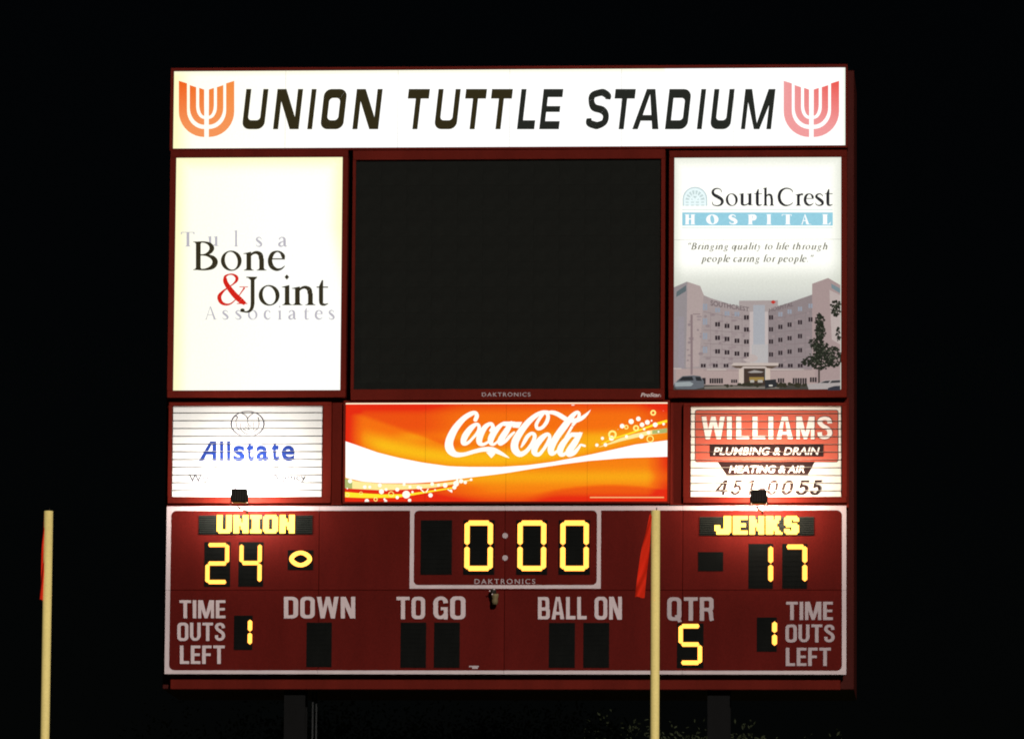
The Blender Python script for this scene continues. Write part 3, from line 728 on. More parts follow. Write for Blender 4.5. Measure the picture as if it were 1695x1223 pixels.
for a, b in zip(sm, sm[1:]):
    gradient_face('face_panel', (a+.15, 669.2, b-.15, 830.5), -.045, cola, t, 56, 60, (ri[2], W(838, 669.2)[1], None))
Yc = -.047; sh = Sheet(Yc, .0006)
us = [572+k*(533/60) for k in range(61)]
sh.add([[(a, upper(a)), (b, upper(b)), (b, lower(b)), (a, lower(a))] for a, b in zip(us, us[1:])], (1.1, 1.1, 1.05))
zL = lambda x, y: (565+x/7.213, 785+y/7.213)
zR = lambda x, y: (980+x/13.04, 680+y/13.04)
PY = C3(250, 232, 150, 1.05); YY = C3(255, 226, 40, 1.1); GR = C3(176, 184, 110)
def bandp(top, bot, n=24):
    out = []
    x0, x1 = top[0][0], top[-1][0]
    for k in range(n):
        a = x0+(x1-x0)*k/n; b = x0+(x1-x0)*(k+1)/n
        out.append([(a, lerpP(top, a)), (b, lerpP(top, b)), (b, lerpP(bot, b)), (a, lerpP(bot, a))])
    return out
sh.add(xf(bandp([(45, 48), (180, 80), (480, 110), (800, 115), (1100, 112), (1400, 80), (1560, 58)], [(45, 165), (200, 175), (500, 190), (800, 178), (1100, 160), (1400, 105), (1560, 70)]), zL), PY)
sh.add(xf(bandp([(45, 48), (130, 70)], [(45, 165), (130, 172)], 4), zL), GR)
sh.add(xf(bandp([(45, 208), (200, 222), (500, 238), (750, 236), (1050, 195), (1350, 150)], [(45, 272), (300, 282), (650, 278), (780, 262), (1050, 215), (1350, 165)]), zL), YY)
sh.add(xf(bandp([(200, 700), (500, 570), (800, 475), (1100, 370), (1400, 250), (1620, 190)], [(200, 715), (500, 600), (800, 510), (1100, 405), (1400, 305), (1620, 250)]), zR), YY)
sh.add(xf(bandp([(150, 775), (400, 680), (600, 590), (900, 500), (1200, 430), (1620, 370)], [(150, 785), (400, 720), (600, 660), (900, 590), (1200, 520), (1620, 470)]), zR), PY)
sh.add(xf(bandp([(1300, 420), (1620, 370)], [(1300, 500), (1620, 470)], 4), zR), GR)
WW = (1.08, 1.08, .92); WY = C3(255, 240, 130, 1.1)
dots = [(105, 80, 26), (480, 205, 30), (535, 180, 18), (460, 130, 24), (668, 180, 24), (775, 240, 46), (815, 308, 20), (1065, 248, 26), (530, 318, 18), (305, 318, 26), (668, 275, 20), (1085, 115, 22), (1240, 130, 28), (1370, 110, 34), (1350, 155, 24), (1430, 80, 26), (1480, 95, 20), (1550, 62, 16), (850, 210, 14), (750, 120, 18), (1310, 195, 16), (280, 150, 22), (340, 150, 18), (920, 155, 22), (1160, 128, 18), (72, 168, 9), (820, 150, 18), (515, 295, 12), (1120, 185, 10), (950, 160, 16), (1385, 70, 14)]
sh.add(xf([disc(x, y, r, r, 14) for x, y, r in dots], zL), WW)
sh.add(xf([q for x, y, r, w in ((72, 245, 26, 10), (410, 298, 24, 9), (595, 235, 34, 9), (235, 225, 20, 6)) for q in ring(x, y, r, r, w, w, 0, 16)], zL), WY)
sh.add(xf(line([(940, 170, 12), (990, 215, 12)])+line([(1040, 170, 12), (1010, 215, 12)])+line([(1270, 180, 12), (1325, 212, 14)])+line([(1385, 120, 20), (1340, 175, 20)]), zL), WW)
dots = [(845, 230, 56), (650, 328, 50), (1000, 172, 50), (1080, 300, 50), (1195, 248, 52), (1365, 300, 52), (1065, 548, 50), (420, 590, 54), (225, 592, 34), (105, 738, 36), (290, 732, 40), (1285, 212, 20), (1435, 450, 20), (1545, 285, 28), (1220, 470, 40), (745, 555, 34), (1125, 395, 26), (560, 400, 6)]
sh.add(xf([disc(x, y, r, r, 16) for x, y, r in dots], zR), WW)
sh.add(xf([q for x, y, r, w in ((1320, 42, 62, 32), (740, 350, 48, 22), (950, 372, 66, 34), (1255, 605, 78, 22), (440, 510, 92, 40)) for q in ring(x, y, r, r, w, w, 0, 20)], zR), WY)
sh.add([rect(976.5, 822.2, 1099, 823.9)], C3(250, 190, 120)); sh.add([rect(946, 669.8, 951, 671)], WW); sh.add([disc(1098, 680, .9)], C3(250, 120, 90))
its = sh.items
sh.build('wave_print', M_lit, t, its[:1]); o = sh.build('bubble_print', M_lit, t, its[1:]); o['kind'] = 'stuff'
box('top_light_gap', ri[0], ri[1], -.043, -.039, W(800, 669.0)[1], W(800, 667.1)[1], emit('tube_glow', (1.3, 1.02, .72), 1), t, 0)
cA = lambda x, y: (730+x/12.877, 670+y/12.877)
cB = lambda x, y: (840+x/12.107, 670+y/12.107)
SW = .90
_rib = ribbon
def ribbon(P, n=6, closed=False, caps=False): return _rib([(p[0], p[1], p[2]*SW) for p in P], n, closed, caps)
LA = []
LA.append(ribbon([(735, 320, 95), (765, 240, 100), (735, 175, 85), (640, 195, 110), (470, 310, 130), (290, 530, 165), (180, 780, 190), (195, 950, 200), (310, 1055, 135), (490, 1058, 92), (740, 988, 95), (930, 950, 105), (1100, 960, 125), (1250, 1020, 95), (1380, 1090, 55), (1455, 1132, 12)], caps=True)+[[(960, 1010), (1075, 1138), (1160, 1050), (1120, 1000)]])
LA.append(ribbon([(760, 415, 75), (640, 500, 130), (515, 670, 150), (480, 810, 120), (570, 815, 75), (690, 700, 62), (790, 580, 80), (815, 470, 80)], closed=True))
LA.append(ribbon([(1060, 550, 70), (1110, 480, 92), (1065, 405, 80), (950, 470, 115), (840, 650, 150), (820, 800, 130), (900, 845, 75), (1010, 790, 55), (1080, 720, 40)], caps=True))
LA.append(ribbon([(1450, 400, 60), (1310, 410, 80), (1130, 600, 145), (1060, 760, 140), (1100, 845, 75), (1190, 800, 50), (1300, 650, 40), (1440, 450, 50)])+ribbon([(1500, 390, 90), (1390, 570, 140), (1270, 760, 140), (1270, 835, 85), (1380, 770, 75), (1480, 660, 70), (1560, 590, 50)], caps=True)+[[(1330, 360), (1580, 360), (1520, 470), (1330, 450)]])
LB = []
LB.append([[(140, 345), (298, 345), (235, 468), (100, 455)]])
LB.append(ribbon([(730, 170, 60), (650, 270, 70), (580, 400, 75), (610, 478, 75), (700, 455, 75), (790, 340, 85), (815, 220, 80), (760, 150, 70)])+ribbon([(820, 150, 70), (700, 155, 85), (560, 225, 105), (400, 370, 130), (240, 580, 150), (150, 760, 165), (155, 900, 165), (250, 990, 125), (370, 940, 95), (470, 820, 85), (540, 680, 85), (540, 600, 85), (480, 575, 70), (400, 640, 85), (330, 760, 75), (272, 860, 25)]))
LB.append(ribbon([(790, 160, 60), (900, 155, 85), (1010, 190, 100), (1110, 250, 105), (1190, 300, 100)]))
LB.append(ribbon([(800, 590, 80), (680, 680, 130), (560, 840, 145), (545, 960, 125), (630, 995, 85), (720, 900, 70), (810, 760, 80), (850, 650, 75)], closed=True))
LB.append(ribbon([(1300, 420, 60), (1400, 300, 60), (1440, 200, 70), (1400, 150, 70), (1300, 230, 110), (1160, 410, 150), (990, 640, 150), (880, 850, 150), (885, 970, 120), (970, 950, 60), (1060, 850, 50), (1180, 640, 55), (1300, 430, 55)])+ribbon([(1230, 310, 90), (1350, 320, 105), (1480, 275, 90), (1580, 200, 60), (1668, 105, 8)]))
LB.append(ribbon([(1420, 590, 60), (1280, 605, 85), (1130, 760, 130), (1055, 910, 140), (1085, 1000, 100), (1180, 960, 60), (1290, 800, 45), (1410, 630, 55)])+ribbon([(1455, 590, 95), (1345, 770, 140), (1230, 940, 140), (1240, 1005, 90), (1340, 960, 95), (1430, 860, 60), (1470, 805, 50), (1550, 825, 50)], caps=True)+[[(1270, 555), (1512, 555), (1455, 660), (1270, 640)]])
for g_ in LA: on_plane('letter', xf(g_, cA), Yc, M_lit, t, .024, (1.08, 1.07, .96))
for g_ in LB: on_plane('letter', xf(g_, cB), Yc, M_lit, t, .024, (1.08, 1.07, .96))

ribbon = _rib
def goth(ch):
    s, h = .175, .15
    def rr(w, r=.17, x=0.0):
        a = rrect(x, 0, x+w, 1, r, 5); b = rrect(x+s, h, x+w-s, 1-h, r*.45, 5)
        return [[a[k], a[(k+1) % len(a)], b[(k+1) % len(b)], b[k]] for k in range(len(a))]
    if ch == 'T': return [rect(0, 1-h, .56, 1), rect(.28-s/2, 0, .28+s/2, 1-h)]
    if ch == 'I': return [rect(0, 0, s, 1)]
    if ch == 'M': return [rect(0, 0, s*.9, 1), rect(.78-s*.9, 0, .78, 1), [(0, 1), (.235, 1), (.46, 0), (.32, 0)], [(.545, 1), (.78, 1), (.46, 0), (.32, 0)]]
    if ch == 'E': return [rect(0, 0, s, 1), rect(s, 0, .47, h), rect(s, 1-h, .47, 1), rect(s, .43, .44, .43+h*.95)]
    if ch == 'F': return [rect(0, 0, s, 1), rect(s, 1-h, .46, 1), rect(s, .43, .42, .43+h*.95)]
    if ch == 'L': return [rect(0, 0, s, 1), rect(s, 0, .45, h)]
    if ch == 'O': return rr(.58, .2)
    if ch == 'Q': return rr(.58, .2)+[[(.30, .22), (.42, .26), (.60, -.03), (.46, -.08)]]
    if ch == 'U':
        P = [(s/2, 1, s), (s/2, .5, s), (s/2, .27, s), (.17, .11, h), (.28, .085, h), (.39, .11, h), (.56-s/2, .27, s), (.56-s/2, .5, s), (.56-s/2, 1, s)]
        return ribbon(P, 5)
    if ch == 'D':
        a = [(0, 0)]+[(.34+.23*math.sin(math.radians(t_*15)), .22-.22*math.cos(math.radians(t_*15))) for t_ in range(7)]+[(.34+.23*math.cos(math.radians(t_*15)), .78+.22*math.sin(math.radians(t_*15))) for t_ in range(7)]+[(0, 1)]
        b = [(s, h)]+[(.30+.08*math.sin(math.radians(t_*15)), h+.08-.08*math.cos(math.radians(t_*15))) for t_ in range(7)]+[(.30+.08*math.cos(math.radians(t_*15)), 1-h-.08+.08*math.sin(math.radians(t_*15))) for t_ in range(7)]+[(s, 1-h)]
        return [[a[k], a[(k+1) % len(a)], b[(k+1) % len(b)], b[k]] for k in range(len(a))]
    if ch == 'B':
        out = []
        for y0, y1, w in ((0, .535, .57), (.535-h*.95, 1, .54)):
            r = .15
            a = [(0, y0)]+[(w-r+r*math.sin(math.radians(t_*18)), y0+r-r*math.cos(math.radians(t_*18))) for t_ in range(6)]+[(w-r+r*math.cos(math.radians(t_*18)), y1-r+r*math.sin(math.radians(t_*18))) for t_ in range(6)]+[(0, y1)]
            r2_ = .06
            b = [(s, y0+h*.95)]+[(w-s-r2_+r2_*math.sin(math.radians(t_*18)), y0+h*.95+r2_-r2_*math.cos(math.radians(t_*18))) for t_ in range(6)]+[(w-s-r2_+r2_*math.cos(math.radians(t_*18)), y1-h*.95-r2_+r2_*math.sin(math.radians(t_*18))) for t_ in range(6)]+[(s, y1-h*.95)]
            out += [[a[k], a[(k+1) % len(a)], b[(k+1) % len(b)], b[k]] for k in range(len(a))]
        return out
    if ch == 'R':
        w, y0, y1, r = .56, .40, 1, .15
        a = [(0, y0)]+[(w-r+r*math.sin(math.radians(t_*18)), y0+r-r*math.cos(math.radians(t_*18))) for t_ in range(6)]+[(w-r+r*math.cos(math.radians(t_*18)), y1-r+r*math.sin(math.radians(t_*18))) for t_ in range(6)]+[(0, y1)]
        b = [(s, y0+h)]+[(w-s-.06+.06*math.sin(math.radians(t_*18)), y0+h+.06-.06*math.cos(math.radians(t_*18))) for t_ in range(6)]+[(w-s-.06+.06*math.cos(math.radians(t_*18)), y1-h-.06+.06*math.sin(math.radians(t_*18))) for t_ in range(6)]+[(s, y1-h)]
        return [[a[k], a[(k+1) % len(a)], b[(k+1) % len(b)], b[k]] for k in range(len(a))]+[rect(0, 0, s, y0+.05)]+ribbon([(.36, .46, s), (.43, .40, s), (.455, .28, s), (.47, .10, s*.95), (.50, .0, s)], 4)
    if ch == 'S': return ribbon([(.455, .70, s), (.44, .82, s*.95), (.36, .905, h), (.24, .915, h), (.13, .86, s*.9), (.10, .74, s), (.17, .62, s*.95), (.29, .53, s), (.42, .42, s*.95), (.46, .28, s), (.42, .15, s*.9), (.32, .088, h), (.20, .088, h), (.11, .16, s*.9), (.095, .31, s)], 5)
    if ch == 'W': return [[(0, 1), (s, 1), (.30, 0), (.15, 0)], [(.15, 0), (.31, 0), (.50, 1), (.36, 1)], [(.36, 1), (.52, 1), (.72, 0), (.56, 0)], [(.56, 0), (.72, 0), (.87, 1), (.87-s, 1)]]
    if ch == 'N': return [rect(0, 0, s*.95, 1), rect(.58-s*.95, 0, .58, 1), [(0, 1), (.20, 1), (.58, 0), (.38, 0)]]
    if ch == 'A': return [[(.20, 1), (.30, 1), (.18, 0), (0, 0)], [(.30, 1), (.41, 1), (.61, 0), (.42, 0)], [(.20, 1), (.41, 1), (.36, .80), (.25, .80)], rect(.13, .20, .48, .20+h*.9)]
    if ch == 'G': return ribbon([(.47, .70, s), (.45, .82, s*.95), (.37, .905, h), (.28, .92, h), (.17, .88, h), (.10, .76, s), (.095, .5, s), (.10, .24, s), (.17, .11, h), (.28, .083, h), (.38, .12, h), (.455, .22, s*.8)], 5)+[rect(.29, .40, .55, .40+h*.85), rect(.40, 0, .55, .42)]
    return []
def goth_fit(text, x0, y0, x1, y1):
    out = []; x = 0
    for ch in text:
        g_ = goth(ch); b_ = bbox(g_); out.append([[(p[0]+x, p[1]) for p in q] for q in g_]); x += b_[2]+.085
    allp = [q for g_ in out for q in g_]; a, b, c, d = bbox(allp); b, d = max(b, 0), min(d, 1)
    sx, sy = (x1-x0)/(c-a), (y1-y0)
    return [xf(g_, lambda x, y: (x0+(x-a)*sx, y1-y*sy)) for g_ in out]
# ================================================================== SLATTED (three-sided) SIGNS
def slat_sign(label, outer, face, lines, sheet, mat):
    ro, ri = RC(*outer), RC(*face)
    t = empty('slatted_sign', ((ro[0]+ro[1])/2, 0, ro[2]), label, 'slatted sign', 'slatted signs at the ends of the middle row')
    ring_frame('housing', ro, ri, -.09, .14, M_red, t)
    box('back_pan', ri[0], ri[1], .06, .09, ri[2], ri[3], M_black, t, 0)
    zs = [ri[3]] + [W((face[0]+face[2])/2, v, sheet.Y)[1] for v in lines] + [ri[2]]
    V, F, Cc = sheet.world()
    bmA = bmesh.new(); lay = bmA.loops.layers.float_color.new('Col')
    for q, col in zip(F, Cc):
        try: f = bmA.faces.new([bmA.verts.new(V[i]) for i in q])
        except ValueError: continue
        for l in f.loops: l[lay] = (*col, 1)
    gap = .0084
    for k in range(len(zs)-1):
        a, b = zs[k+1]+gap, zs[k]-gap
        s = box('slat', ri[0]+.012, ri[1]-.018, sheet.Y, sheet.Y+.05, a, b, mat, t, 0)
        bmB = bmA.copy()
        bmesh.ops.bisect_plane(bmB, geom=bmB.verts[:]+bmB.edges[:]+bmB.faces[:], plane_co=(0, 0, a+.0002), plane_no=(0, 0, -1), clear_outer=True)
        bmesh.ops.bisect_plane(bmB, geom=bmB.verts[:]+bmB.edges[:]+bmB.faces[:], plane_co=(0, 0, b-.0002), plane_no=(0, 0, 1), clear_outer=True)
        if len(bmB.faces):
            me = bpy.data.meshes.new('print'); bmesh.ops.translate(bmB, vec=-s.matrix_world.translation if False else (0, 0, 0), verts=bmB.verts)
            bmB.to_mesh(me); me.materials.append(M_dull)
            o = bpy.data.objects.new('print', me); link(o); place(o, s); o['kind'] = 'stuff'
        bmB.free()
    bmA.free()
    return t
# --- insurance sign
Ys = -.02
sh = Sheet(Ys, .0005)
zS = lambda x, y: (270+x/5.65, 660+y/5.65)
zO = lambda x, y: (360+x/16.95, 670+y/16.95)
NAVY = (.014, .013, .04); BLUE = (.010, .032, .19); FAINT = (.045, .045, .06); THIN = (.045, .045, .065)
sh.add(xf(ribbon([(845+460*math.cos(math.radians(a)), 535+355*math.sin(math.radians(a)), 16+20*abs(math.cos(math.radians(a)))**2) for a in range(0, 360, 20)], 3, closed=True), zO), NAVY)
hands = ribbon([(680, 235, 20), (780, 290, 20), (835, 370, 22), (850, 480, 20), (880, 570, 18), (960, 620, 14)])+ribbon([(1010, 230, 20), (930, 290, 18), (860, 360, 20), (848, 420, 18)])+ribbon([(480, 300, 24), (560, 345, 26), (520, 440, 16), (530, 560, 18), (570, 670, 22), (640, 735, 16)])+ribbon([(1140, 350, 34), (1160, 450, 22), (1165, 560, 22), (1130, 660, 20), (1030, 750, 18)])
hands += ribbon([(640, 520, 16), (640, 620, 18), (680, 720, 22), (780, 800, 22), (900, 820, 14), (1000, 760, 14)])+ribbon([(700, 640, 18), (760, 700, 20), (870, 735, 16)])+ribbon([(780, 600, 16), (830, 660, 18), (900, 690, 16)])+ribbon([(830, 570, 14), (880, 640, 16), (950, 655, 12)])+ribbon([(1010, 480, 12), (1020, 600, 16), (1010, 740, 14)])
sh.add(xf(hands, zO), THIN)
Aa = [[(335, 578), (440, 397), (498, 397), (498, 578), (462, 578), (462, 520), (410, 520), (378, 578)]]
sh.add(xf([[(335, 578), (440, 397), (470, 397), (378, 578)], [(440, 397), (498, 397), (498, 432), (422, 432)], [(462, 425), (498, 425), (498, 578), (462, 578)], [(405, 495), (470, 495), (470, 522), (392, 522)]], zS), BLUE)
for s_, a, b, c, d in (('l', 532, 397, 564, 578), ('l', 598, 397, 630, 578), ('s', 655, 437, 765, 582), ('t', 780, 400, 850, 582), ('a', 870, 437, 986, 582), ('t', 1014, 400, 1085, 582), ('e', 1108, 437, 1230, 582)):
    sh.add(flat(sans_fit(s_, *zS(a, b), *zS(c, d), bold=.028)), BLUE)
sh.add(flat(sans_fit("You're in good hands.", *zS(470, 622), *zS(1095, 668))), (.12, .12, .14))
sh.add(flat(sans_fit("Woods-Gal", *zS(242, 702), *zS(790, 778))), FAINT)
sh.add(flat(sans_fit("Agency", *zS(1015, 702), *zS(1335, 782))), FAINT)
sh.add(flat(sans_fit("25", *zS(572, 806), *zS(690, 862))), (.07, .065, .11))
slat_sign('white slatted insurance sign with blue lettering under a round emblem', (279.5, 666.5, 549, 833.5), (285, 671.5, 535, 823), [683.1+12.83*k for k in range(11)], sh, M_slatw)
# --- plumbing sign
sh = Sheet(Ys, .0005)
zQ = lambda x, y: (1110+x/5.297, 650+y/5.297)
DKB = (.020, .007, .006); SAL = (.42, .082, .050); CRW = (.66, .60, .56)
sh.add(xf([rrect(213, 150, 1472, 609, 22)], zQ), DKB); sh.add(xf([rrect(219, 156, 1466, 603, 18)], zQ), SAL)
for grow, colr in ((5, (.05, .012, .010)), (0, CRW)):
    for ch, a, b in (('W', 272, 476), ('I', 494, 537), ('L', 575, 690), ('L', 718, 832), ('I', 858, 901), ('A', 928, 1074), ('M', 1102, 1262), ('S', 1286, 1418)):
        sh.add(xf(fit(goth(ch), a-grow, 209-grow, b+grow, 407+grow), zQ), colr)
sh.add(xf([rect(345, 455, 1340, 560)], zQ), DKB)
sh.add(flat(sans_fit('PLUMBING & DRAIN', *zQ(375, 478), *zQ(1308, 545), bold=.014, shear=.22)), CRW)
sh.add(xf([[(415, 609), (1262, 609), (1205, 718), (1185, 730), (505, 730), (488, 718)]], zQ), DKB)
sh.add(flat(sans_fit('HEATING & AIR', *zQ(512, 638), *zQ(1175, 702), bold=.014, shear=.22)), CRW)
NUM = (.020, .009, .008)
def num(ch):
    w = .205
    if ch == '4': return [[(.40, 1), (.60, 1), (.60, 0), (.43, 0)], [(.40, 1), (.52, 1), (.17, .36), (0, .36)], rect(0, .22, .74, .37)]
    if ch == '5': return [rect(.14, .85, .66, 1), [(.12, .47), (.27, .47), (.30, .88), (.16, .88)]]+ribbon([(.17, .50, w*.8), (.30, .60, w*.8), (.45, .60, w*.8), (.58, .50, w), (.61, .34, w), (.54, .16, w), (.38, .075, w*.85), (.20, .09, w*.85), (.09, .19, w), (.07, .28, w)])
    if ch == '1': return [rect(.26, 0, .43, 1), [(.26, 1), (.36, 1), (.30, .78), (.04, .68), (.04, .82)]]
    return ribbon([(.35, .92, w*.85), (.16, .82, w), (.09, .5, w), (.16, .18, w), (.35, .08, w*.85), (.54, .18, w), (.61, .5, w), (.54, .82, w)], 6, closed=True)
for ch, a, b in (('4', 395, 503), ('5', 528, 630), ('1', 668, 742), ('0', 846, 945), ('0', 972, 1075), ('5', 1096, 1218), ('5', 1222, 1328)):
    g_ = [[(x+y*.22, y) for x, y in q] for q in num(ch)]
    sh.add(xf(fit(g_, a, 766, b, 898), zQ), NUM)
sh.add(xf([rect(775, 836, 830, 852)], zQ), NUM)
slat_sign('cream slatted plumbing sign with a salmon red box and a phone number', (1131.5, 667.5, 1402, 833), (1142.5, 672, 1394, 823), [684.6+12.78*k for k in range(11)], sh, M_slat)

# ================================================================== SCORE PANEL
ro = RC(275, 838, 1401, 1116)
t = empty('score_panel', ((ro[0]+ro[1])/2, 0, ro[2]), 'wide dark red score panel with white border stripe, amber digits and white captions', 'score panel')
cols = [275, 528, 835.5, 1130, 1401]; rows = [838, 977, 1116]
zc = [ro[3], W(840, 977)[1], ro[2]]; xc = [ro[0]]+[W(u, 977)[0] for u in cols[1:4]]+[ro[1]]
for i in range(4):
    for j in range(2):
        box('face_panel', xc[i]+(.003 if i else 0), xc[i+1]-.003, -.06, .1, zc[j+1]+.003, zc[j]-(.003 if j else 0), M_redp, t, .004)
box('panel_case', ro[0]+.03, ro[1]-.03, .1, .246, ro[2]+.02, ro[3]-.02, M_red, t, .01)
YP = -.0625
def bar(x0, x1, z0, z1, name='border_stripe', mat=None, th=.004):
    V = [(x0, YP-th, z0), (x1, YP-th, z0), (x1, YP-th, z1), (x0, YP-th, z1), (x0, YP, z0), (x1, YP, z0), (x1, YP, z1), (x0, YP, z1)]
    return mesh(name, V, [[0, 1, 2, 3], [4, 0, 3, 7], [1, 5, 6, 2], [3, 2, 6, 7], [4, 5, 1, 0]], mat or M_white, t)
def fillet(cx, cz, sx, sz, r):
    P = [(cx, cz)]+[(cx+sx*r*(1-math.sin(math.radians(a))), cz+sz*r*(1-math.cos(math.radians(a)))) for a in range(0, 91, 15)]
    mesh('corner_fillet', [(x, YP-.004, z) for x, z in P], [list(range(len(P)))], M_white, t)
px_ = 0.01
x0, x1, z0, z1 = ro
wl, wt, wb, wr = .075, .075, .062, .072
for i in range(4):
    a = xc[i]+(.002 if i else 0); b = xc[i+1]-.002
    bar(a, b, z1-wt, z1); bar(a, b, z0, z0+wb)
for j in range(2):
    zt = zc[j]-(wt if j == 0 else .002); zb = zc[j+1]+(wb if j == 1 else .002)
    bar(x0, x0+wl, zb, zt); bar(x1-wr, x1, zb, zt)
for cx, cz, sx, sz in ((x0+wl, z1-wt, 1, -1), (x1-wr, z1-wt, -1, -1), (x0+wl, z0+wb, 1, 1), (x1-wr, z0+wb, -1, 1)): fillet(cx, cz, sx, sz, .09)
ci = RC(679, 838, 995, 974.5)
zt = z1-wt
bar(ci[0], ci[0]+.068, ci[2]+.06, zt, 'clock_stripe'); bar(ci[1]-.066, ci[1], ci[2]+.06, zt, 'clock_stripe'); bar(ci[0], ci[1], ci[2], ci[2]+.06, 'clock_stripe')
for cx, cz, sx, sz in ((ci[0]+.068, zt, 1, -1), (ci[1]-.066, zt, -1, -1), (ci[0]+.068, ci[2]+.06, 1, 1), (ci[1]-.066, ci[2]+.06, -1, 1)): fillet(cx, cz, sx, sz, .08)
# digits
SEGS = {'0': 'abcdef', '1': 'bc', '2': 'abged', '4': 'fgbc', '5': 'afgcd', '7': 'abc', '': ''}
def seg_poly(s, x0, z0, x1, z1, w):
    m = (z0+z1)/2; g = .010; c = w*.5
    def hor(zc_): return [(x0+c+g, zc_), (x0+c*1.55+g, zc_+w/2), (x1-c*1.55-g, zc_+w/2), (x1-c-g, zc_), (x1-c*1.55-g, zc_-w/2), (x0+c*1.55+g, zc_-w/2)]
    def ver(xc_, a, b): return [(xc_, a), (xc_+w/2, a+c*.8), (xc_+w/2, b-c*.8), (xc_, b), (xc_-w/2, b-c*.8), (xc_-w/2, a+c*.8)]
    return {'a': hor(z1-w/2), 'd': hor(z0+w/2), 'g': hor(m), 'b': ver(x1-w/2, m+g, z1-w*.35), 'c': ver(x1-w/2, z0+w*.35, m-g), 'f': ver(x0+w/2, m+g, z1-w*.35), 'e': ver(x0+w/2, z0+w*.35, m-g)}[s]
def prism(name, poly, y0, y1, mat, parent):
    n = len(poly)
    V = [(x, y0, z) for x, z in poly]+[(x, y1, z) for x, z in poly]
    F = [list(range(n))]+[[i, n+i, n+(i+1) % n, (i+1) % n] for i in range(n)]
    return mesh(name, V, F, mat, parent)
def digit(mod, seg, ch, w):
    m = RC(*mod)
    d = box('digit_module', m[0], m[1], YP-.006, YP, m[2], m[3], M_black, t, 0)
    if seg:
        s = RC(*seg)
        for c in SEGS[ch]:
            prism('segment', seg_poly(c, s[0], s[2], s[1], s[3], w*.0090), YP-.022, YP-.006, M_seg, d)
    # the lamp louvres of the module: thin shades that catch a little light
    n = max(4, int((m[3]-m[2])/.075))
    bm = bmesh.new()
    for k in range(n):
        z = m[2]+(m[3]-m[2])*(k+.5)/n
        add_box(bm, m[0]+.01, m[1]-.01, YP-.010, YP-.0065, z-.004, z+.004)
    o = bm_obj('louvres', bm, M_black, d); o['kind'] = 'stuff'
    return d
digit((697, 861.5, 748.5, 951.5), None, '', 9)
digit((767.5, 861.5, 819, 951.5), (769.5, 862, 816.3, 945.3), '0', 9.3)
digit((855, 861.5, 906.5, 951.5), (857.3, 862, 904.5, 945.3), '0', 9.3)
digit((925, 861.5, 977, 951.5), (928, 862, 975, 945.3), '0', 9.3)
digit((339, 897.5, 382, 971), (341, 899, 380, 967), '2', 7.6)
digit((395.5, 897.5, 436.5, 971), (397, 899, 434, 965.5), '4', 7.6)
digit((1239, 900.5, 1279.6, 974.5), (1236, 901.5, 1280, 966), '1', 9)
digit((1295, 900.5, 1336, 974.5), (1297, 901.5, 1336.4, 965.5), '7', 9)
digit((388, 1019, 418.6, 1075.6), (385, 1023.5, 418, 1069), '1', 7.8)
digit((1253, 1022, 1286, 1078.6), (1250, 1026, 1286.4, 1071.5), '1', 9)
digit((1121, 1032, 1164.7, 1105.7), (1123.5, 1033, 1162.5, 1100.5), '5', 8)
for m in ((508, 1030.5, 549.7, 1104), (663.6, 1030.5, 705.8, 1105.2), (719, 1030.5, 761.5, 1105.2), (909, 1031, 952, 1105.2), (966, 1031, 1008.7, 1105.2)): digit(m, None, '', 8)
# possession markers
m = RC(477, 911, 519, 943.5); pm = box('ball_marker', m[0], m[1], YP-.006, YP, m[2], m[3], M_black, t, 0)
o_, i_ = [], []
s = RC(479.6, 912, 517.2, 939); cx, cz, rx, rz = (s[0]+s[1])/2, (s[2]+s[3])/2, (s[1]-s[0])/2, (s[3]-s[2])/2
for k in range(32):
    a = 2*math.pi*k/32; c_, s_ = math.cos(a), math.sin(a)
    e = 1-.10*abs(c_)**6
    o_.append((cx+rx*c_, cz+rz*s_*(1-.12*abs(c_)**2))); i_.append((cx+(rx-.075)*c_*1.0, cz+(rz-.066)*s_*(1-.42*abs(c_)**1.6)))
V = [(x, YP-.016, z) for x, z in o_]+[(x, YP-.016, z) for x, z in i_]
mesh('football_outline', V, [[k, (k+1) % 32, 32+(k+1) % 32, 32+k] for k in range(32)], M_seg, pm)
m = RC(1156, 914, 1197.5, 945.5); box('ball_marker', m[0], m[1], YP-.006, YP, m[2], m[3], M_black, t, 0)
for v in (887, 923.7):
    x, z = W(836.5, v); bm = bmesh.new(); tube(bm, [(x, YP-.006, z), (x, YP, z)], .047, 18); bm_obj('colon_dot', bm, M_grey, t)
# captions
def caption(text, rc, mat=M_white, bold=.022, **k):
    for gl in (goth_fit(text, *rc) if len(text) < 6 else sans_fit(text, *rc, bold=bold, **k)): on_plane('letter', gl, YP, mat, t, .003)
caption('DAKTRONICS', (785.5, 957.8, 886, 966.2), M_grey, .006, space=1.3)
for w_, rc in (('DOWN', (470, 987.3, 588, 1023)), ('TO', (656.3, 987.3, 703.6, 1024.2)), ('GO', (717.3, 986.5, 770.6, 1024.6)), ('BALL', (890.5, 987.6, 971, 1024.5)), ('ON', (984.2, 987.2, 1029.4, 1025)), ('QTR', (1104.4, 988, 1182, 1026.8)),
               ('TIME', (297.2, 993, 373.2, 1022.8)), ('OUTS', (293.6, 1030, 372.6, 1060.2)), ('LEFT', (297.8, 1067.8, 372, 1098.2)), ('TIME', (1301.3, 995.5, 1378.6, 1025.6)), ('OUTS', (1300.2, 1033, 1381.6, 1062.6)), ('LEFT', (1300.7, 1071.5, 1375.2, 1101.6))):
    caption(w_, rc, M_grey if rc[0] > 1095 else M_white, .02)
